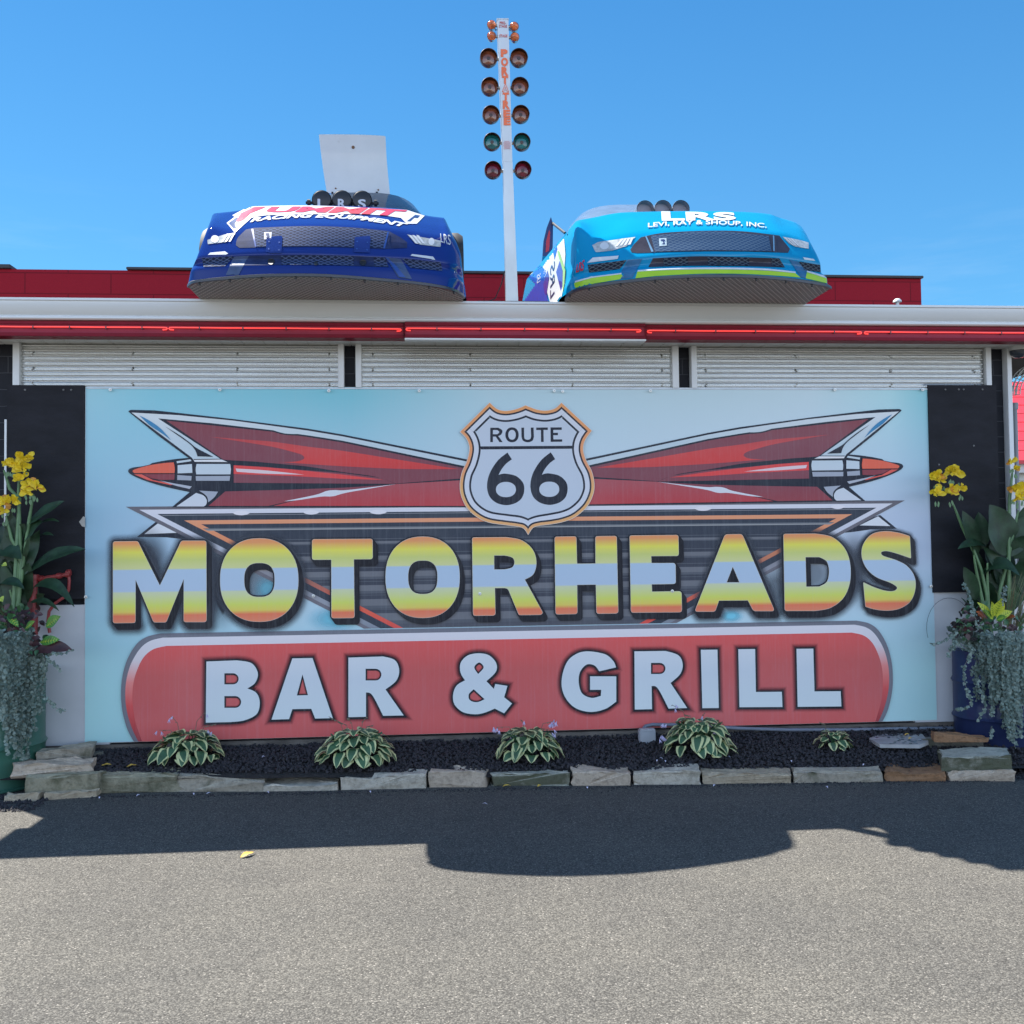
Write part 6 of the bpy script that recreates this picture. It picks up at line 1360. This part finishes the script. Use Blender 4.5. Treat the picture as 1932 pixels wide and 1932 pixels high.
canna(ZR, -0.17, 'tall yellow flowering canna lily in the blue barrel at right', [
 [(325, 340), (370, 450), (430, 580), (470, 680), (495, 800)], [(630, 160), (615, 300), (610, 420)], [(660, 370), (635, 470), (610, 600), (560, 800)], [(430, 600), (450, 720), (480, 860)], [(500, 640), (500, 760), (505, 850)]],
 [((455, 590), (372, 372), 0.13, 0.0, -0.02), ((470, 570), (455, 380), 0.13, 0.0, 0.02), ((612, 600), (512, 342), 0.26, 0, -0.05), ((600, 610), (690, 400), 0.16, 0, 0.0), ((500, 555), (348, 570), 0.07, 0.03, -0.1), ((445, 830), (378, 660), 0.11, 0.0, -0.06), ((470, 700), (668, 705), 0.13, 0.07, -0.1), ((640, 620), (720, 500), 0.13, 0.02, -0.05), ((600, 700), (480, 560), 0.10, 0, 0.0), ((660, 450), (700, 345), 0.06, 0, 0), ((640, 720), (720, 640), 0.1, 0.02, -0.05), ((420, 880), (365, 820), 0.06, 0, -0.08)],
 [(335, 185, 0.055, 0), (235, 205, 0.05, 1), (265, 225, 0.035, 0), (240, 290, 0.05, 0), (320, 285, 0.055, 1), (362, 262, 0.04, 0), (315, 180, 0.045, 0), (628, 125, 0.04, 1), (645, 165, 0.03, 1), (640, 275, 0.055, 1), (670, 290, 0.055, 0), (690, 260, 0.05, 0), (655, 315, 0.04, 0)], (3.10, -0.16, 0.66), [((500, 860), (400, 700), .12), ((560, 860), (540, 640), .15), ((620, 880), (680, 660), .15), ((480, 800), (420, 560), .13), ((560, 760), (600, 520), .16), ((640, 800), (720, 560), .15), ((520, 900), (470, 720), .13), ((600, 900), (620, 720), .15), ((540, 720), (480, 540), .13), ((680, 820), (690, 560), .13), ((450, 900), (400, 800), .09), ((520, 640), (560, 470), .12)])
# ---- variegated croton and dark bedding leaves
CY_ = leafmat('croton_yellow', (0.50, 0.55, 0.05), 0.2); CG = leafmat('croton_green', (0.06, 0.20, 0.03)); DKR = leafmat('dark_red_leaf', (0.05, 0.018, 0.018), 0.4); ORL = leafmat('orange_leaf', (0.40, 0.10, 0.03), 0.2); MG = leafmat('mid_green_leaf', (0.03, 0.10, 0.035), 0.35)
def veined(g, A, B_, w_, m1, m2, nrm):
    blade(g, A, B_, w_, 0.004, m1, None, nrm=nrm, nl=10, fold=0.2)
    A, B_ = Vector(A), Vector(B_); ax = B_-A; sd = ax.cross(nrm).normalized(); up = nrm*0.0035
    g.add([A+up-sd*0.0012, A+up+sd*0.0012, B_+up], [(0, 1, 2)], m2)
    for k in range(1, 7):
        t = k/7.5; wd = w_*0.45*sin(pi*t)
        for s_ in (-1, 1): g.add([A+ax*t+up, A+ax*(t+0.03)+up, A+ax*(t+0.13)+sd*wd*s_+up*1.4+up*2*(wd/w_)], [(0, 1, 2)], m2)
e = thing('croton', 'yellow and green veined croton in the blue barrel', 'plant', (3.05, -0.33, 0.66)); g = MB(); g.flat = True
random.seed(5)
for a, b_, w_ in (((530, 930), (448, 842), 0.055), ((530, 920), (522, 838), 0.045), ((540, 915), (575, 822), 0.075), ((545, 925), (628, 888), 0.055), ((525, 930), (480, 880), 0.04), ((545, 935), (600, 915), 0.04)):
    veined(g, aty(*ZR(*a), -0.36), aty(*ZR(*b_), -0.42), w_, CG if w_ < 0.045 else CY_, CY_ if w_ < 0.045 else CG, Vector((0, -0.9, 0.4)).normalized())
for a, b_ in (((500, 925), (440, 890)), ((600, 925), (645, 918)), ((480, 930), (450, 905))): blade(g, aty(*ZR(*a), -0.35), aty(*ZR(*b_), -0.41), 0.04, 0.005, ORL, None, nrm=Vector((0, -0.8, 0.5)))
g.build('leaves', parent=e, smooth=60)
e = thing('croton', 'green croton leaves with yellow veins in the green barrel', 'plant', (-2.99, -0.33, 0.66)); g = MB(); g.flat = True
for a, b_, w_, m1 in (((235, 970), (312, 915), 0.07, CG), ((205, 1050), (308, 1035), 0.06, CG), ((40, 900), (95, 970), 0.05, CG), ((10, 650), (35, 655), 0.03, CY_), ((0, 820), (15, 840), 0.04, CY_), ((130, 980), (180, 940), 0.04, CG)):
    veined(g, aty(*ZL(*a), -0.34), aty(*ZL(*b_), -0.40), w_, m1, CY_ if m1 is CG else CG, Vector((0, -0.9, 0.4)).normalized())
g.build('leaves', parent=e, smooth=60)
def bedding(T, cx, cy, label, spots, n, mats_, seed, sz=(0.03, 0.06)):
    random.seed(seed); e = thing('bedding_plant', label, 'plant', (cx, cy, 0.68)); g = MB(); g.flat = True
    for i in range(n):
        x0, y0, x1, y1 = random.choice(spots); p = aty(*T(rnd(x0, x1), rnd(y0, y1)), rnd(-0.38, -0.12)); a = rnd(0, 2*pi); L = rnd(*sz)
        blade(g, p, p+Vector((cos(a)*L, rnd(-0.7, 0.1)*L, sin(a)*L*0.8)), L*rnd(0.4, 0.7), 0.004, random.choice(mats_), None, nrm=Vector((rnd(-.4, .4), -1, 0.5)).normalized(), nl=5)
    g.build('leaves', parent=e, smooth=60)
bedding(ZL, -3.2, -0.2, 'dark red and green bedding leaves crowded under the canna at left', [(90, 860, 240, 1130), (0, 880, 130, 1010)], 190, [DKR, DKR, MG, SOIL], 31)
bedding(ZR, 3.1, -0.2, 'dark red and green bedding leaves crowded under the canna at right', [(350, 850, 500, 1050), (440, 920, 690, 1060), (330, 940, 420, 1010)], 230, [DKR, MG, MG, SOIL], 32)
g = MB(); g.flat = True
blade(g, aty(*ZL(130, 1120), -0.34), aty(*ZL(374, 1088), -0.42), 0.085, 0.03, DKR, None, nrm=Vector((0, -0.8, 0.55)), nl=12, peak=0.6)
put(g.build('large_red_leaf', smooth=60), 'one broad dark red leaf reaching out over the rim of the green barrel', 'leaf')
# ---- thin dry grass
def grass(T, label, pts, n, seed, cx):
    random.seed(seed); g = MB(); g.flat = True; DG = leafmat('dry_grass', (0.20, 0.16, 0.09)); 
    for i in range(n):
        x0, y0, x1, y1 = random.choice(pts); A = aty(*T(x0+rnd(-25, 25), y0), -0.25); B_ = aty(*T(x1+rnd(-60, 60), y1+rnd(-40, 60)), -0.34)
        M_ = (A+B_)/2+Vector((0, 0, 0.03)); g.tube([A, M_, B_], [0.0016, 0.0013, 0.0006], DG if i % 2 else CS, 4, False)
    put(g.build('ornamental_grass'), label, 'grass')
grass(ZL, 'wispy dry grass spilling over the left edge of the green barrel', [(30, 1000, -10, 870), (40, 960, 90, 1120), (60, 1000, 10, 880)], 60, 41, -3.2)
grass(ZR, 'fine green grass blades rising from the right side of the blue barrel', [(620, 980, 680, 720), (600, 960, 600, 740), (650, 1000, 720, 850)], 80, 42, 3.1)
# ---- trailing silver vine
SV = leafmat('silver_leaf', (0.095, 0.14, 0.115), 0.3, 0.6); SV2 = leafmat('silver_leaf_pale', (0.17, 0.225, 0.19), 0.2, 0.6); VS = leafmat('vine_stem', (0.18, 0.19, 0.13))
def vine(T, label, cx, cy, r, strands, seed, extra=()):
    random.seed(seed); e = thing('trailing_vine', label, 'plant', (cx, cy, 0.7)); g = MB(); g.flat = True; st = MB(); st.flat = True
    def strand(P, dens=1.0):
        st.tube(P, 0.0015, VS, 4, False)
        for a, b in zip(P, P[1:]):
            L = (b-a).length; m_ = max(1, int(L*230*dens))
            for k in range(m_):
                q = a.lerp(b, rnd(0, 1)); s = rnd(0.006, 0.0125); d = Vector((rnd(-1, 1), rnd(-1, 0.1), rnd(-0.4, 0.5))).normalized(); q = q+d*rnd(0.004, 0.016)
                nrm = Vector((rnd(-.7, .7), -1, rnd(-.2, 1))).normalized(); u = nrm.orthogonal().normalized(); v_ = nrm.cross(u); mm = SV if rnd(0, 1) < 0.6 else SV2
                k0 = rnd(0, 6); pts_ = [q+(u*cos(k0+j*pi/3)*s*(1 if j else 0.45)+v_*sin(k0+j*pi/3)*s*(1 if j else 0.45)) for j in range(6)]
                g.add(pts_, [(0, 1, 2, 3), (0, 3, 4, 5)], mm)
    for (xa, xb, ytop, yb0, yb1, n) in strands:
        for i in range(n):
            x = rnd(xa, xb); A = aty(*T(x, ytop+rnd(-25, 25)), cy-r*0.9); dx = A.x-cx; yy = cy-sqrt(max(0.001, (r+0.02)**2-min(abs(dx), r)**2))-rnd(0.0, 0.05)
            A = aty(*T(x, ytop+rnd(-25, 25)), yy); ye = rnd(yb0, yb1); B_ = aty(*T(x+rnd(-18, 18), ye), yy-rnd(0, 0.02)); P = [A+Vector((0, 0.08, 0.015)), A+Vector((0, 0.01, 0.01))]
            m_ = max(2, int((ye-ytop)/60))
            for k in range(m_+1): P.append(A.lerp(B_, k/m_)+Vector((rnd(-.01, .01), rnd(-.008, .004), 0)))
            strand(P)
    for P in extra: strand([aty(*T(*p), cy-r-0.03) for p in P], 0.8)
    st.build('runners', parent=e); g.build('silver_leaves', parent=e)
vine(ZL, 'silvery green trailing vine hanging down the green barrel', -3.235, -0.17, 0.30, [(-20, 170, 1030, 1120, 1400, 30), (150, 250, 1130, 1200, 1440, 9), (-10, 60, 1050, 1300, 1500, 20), (50, 175, 1080, 1400, 1660, 24)], 51,
     ([(230, 1120), (290, 1170), (312, 1190)], [(255, 1110), (330, 1105), (372, 1090)], [(240, 1340), (300, 1395), (340, 1405)]))
vine(ZR, 'silvery green trailing vine hanging down the blue barrel', 3.10, -0.16, 0.29, [(430, 700, 1030, 1100, 1280, 32), (440, 560, 1050, 1200, 1400, 18), (520, 660, 1050, 1350, 1590, 30), (640, 720, 1050, 1250, 1450, 16), (330, 440, 1010, 1040, 1100, 12)], 52,
     ([(340, 1000), (280, 1040), (210, 1062)], [(340, 1040), (310, 1080), (295, 1120)], [(430, 1080), (375, 1180), (385, 1260), (420, 1360), (380, 1390), (340, 1390)], [(450, 1250), (490, 1380), (445, 1450)], [(520, 1480), (515, 1540)], [(455, 980), (400, 800), (375, 745)], [(580, 860), (585, 760)]))
# ---- red standpipe beside the green barrel
RPM = mat('red_pipe_paint', (0.28, 0.035, 0.035), 0.45, var=0.2, vs=20)
sp = thing('red_standpipe', 'red painted water pipe with elbows on the wall behind the green barrel', 'pipe', aty(*ZL(175, 800), -0.05)); Y = -0.06
def L3(x, y, Y_=Y): return aty(*ZL(x, y), Y_)
MB().tube([L3(172, 1010), L3(172, 725)], 0.026, RPM, 14).build('riser', parent=sp, smooth=50)
MB().lathe([(0.0, -0.01), (0.034, -0.01), (0.036, 0.0), (0.034, 0.025), (0, 0.03)], L3(170, 722), (0, 0, 1), RPM, 16).build('riser_cap', parent=sp, smooth=40)
MB().tube([L3(160, 728), L3(350, 700)], 0.0125, RPM, 12).build('cross_pipe', parent=sp, smooth=50)
for x, y in ((210, 721), (305, 707), (348, 700), (352, 690)): MB().lathe([(0.0, -0.014), (0.018, -0.013), (0.019, 0.0), (0.018, 0.013), (0, 0.014)], L3(x, y), (1, 0, 0.15), RPM, 14).build('coupling', parent=sp, smooth=40)
MB().tube([L3(350, 690), L3(356, 730), L3(352, 780), L3(335, 812), L3(280, 850), L3(252, 890), L3(246, 940), L3(255, 1000)], 0.0095, RPM, 10).build('down_pipe', parent=sp, smooth=60)
# ---- litter: fallen leaves and petals
def litter(name, label, px, py, z, L, wd, mm, ang, cat='leaf', group=None):
    random.seed(px); c0 = atz(px, py, z); g = MB(); g.flat = True
    blade(g, c0+Vector((-cos(ang)*L/2, -sin(ang)*L/2, 0.003)), c0+Vector((cos(ang)*L/2, sin(ang)*L/2, 0.006)), wd, 0.006, mm, None, nrm=Vector((0.1, -0.1, 1)).normalized(), nl=7, fold=0.3, wave=0.05)
    put(g.build(name, smooth=60), label, cat, group)
FY = leafmat('fallen_yellow', (0.62, 0.40, 0.06), 0.25, 0.6); PWH = leafmat('fallen_petal', (0.65, 0.62, 0.75), 0.1, 0.6)
litter('fallen_leaf', 'yellow leaf lying alone on the sunlit asphalt', 467, 1615, 0.002, 0.085, 0.03, FY, 0.9)
litter('fallen_leaf', 'yellow leaf on the gravel left of the first hosta', 201, 1446, 0.115, 0.07, 0.03, FY, 0.2)
litter('fallen_leaf', 'curled yellow leaf between the left stack and the first hosta', 249, 1447, 0.115, 0.06, 0.025, FY, 0.4)
litter('fallen_leaf', 'yellow scrap against the mossy stone under the middle hosta', 956, 1485, 0.004, 0.05, 0.02, FY, 0.1)
litter('fallen_leaf', 'yellow bit on the asphalt below the middle hosta, right of the other scrap', 1018, 1485, 0.006, 0.03, 0.02, FY, 0.5)
litter('fallen_leaf', 'yellow leaf on the mosaic stepping stone', 1712, 1388, 0.155, 0.04, 0.02, FY, 0.1)
litter('fallen_leaf', 'yellow leaf beside the dark rock near the blue barrel', 1718, 1395, 0.15, 0.045, 0.015, FY, 0.5)
for i, (px, py, z) in enumerate(((277, 1429, 0.13), (284, 1434, 0.13), (497, 1430, 0.13), (1052, 1433, 0.09), (1073, 1434, 0.09), (905, 1434, 0.09), (917, 1438, 0.09), (1247, 1433, 0.09), (1240, 1437, 0.09), (1255, 1438, 0.09), (1375, 1430, 0.09), (1493, 1438, 0.09), (1630, 1445, 0.09))):
    litter('fallen_petal', 'small pale petal fallen on the black gravel', px, py, z, rnd(0.018, 0.035), 0.010, PWH, rnd(0, 3), 'petal', 'pale petals fallen on the black gravel')
for i, (px, py) in enumerate(((188, 1507), (261, 1503), (394, 1499), (698, 1496), (915, 1519), (1108, 1488), (1560, 1487), (365, 1500), (505, 1497), (1348, 1484))):
    litter('fallen_petal', 'pale petal lying on the shaded asphalt', px, py, 0.002, rnd(0.015, 0.03), 0.010, PWH, rnd(0, 3), 'petal', 'pale petals on the asphalt')
# hanging loose wire against the right lower wall
cc_ = aty(1792, 1185, -0.03); MB_ = MB().tube([(cc_.x+cos(t)*0.16, -0.03, cc_.z+sin(t)*0.20) for t in [pi*0.15+pi*0.95*i/18 for i in range(19)]], 0.0013, BLACKM, 5)
put(MB_.build('loose_wire'), 'thin dark wire loop arching against the pale wall by the blue barrel', 'wire')
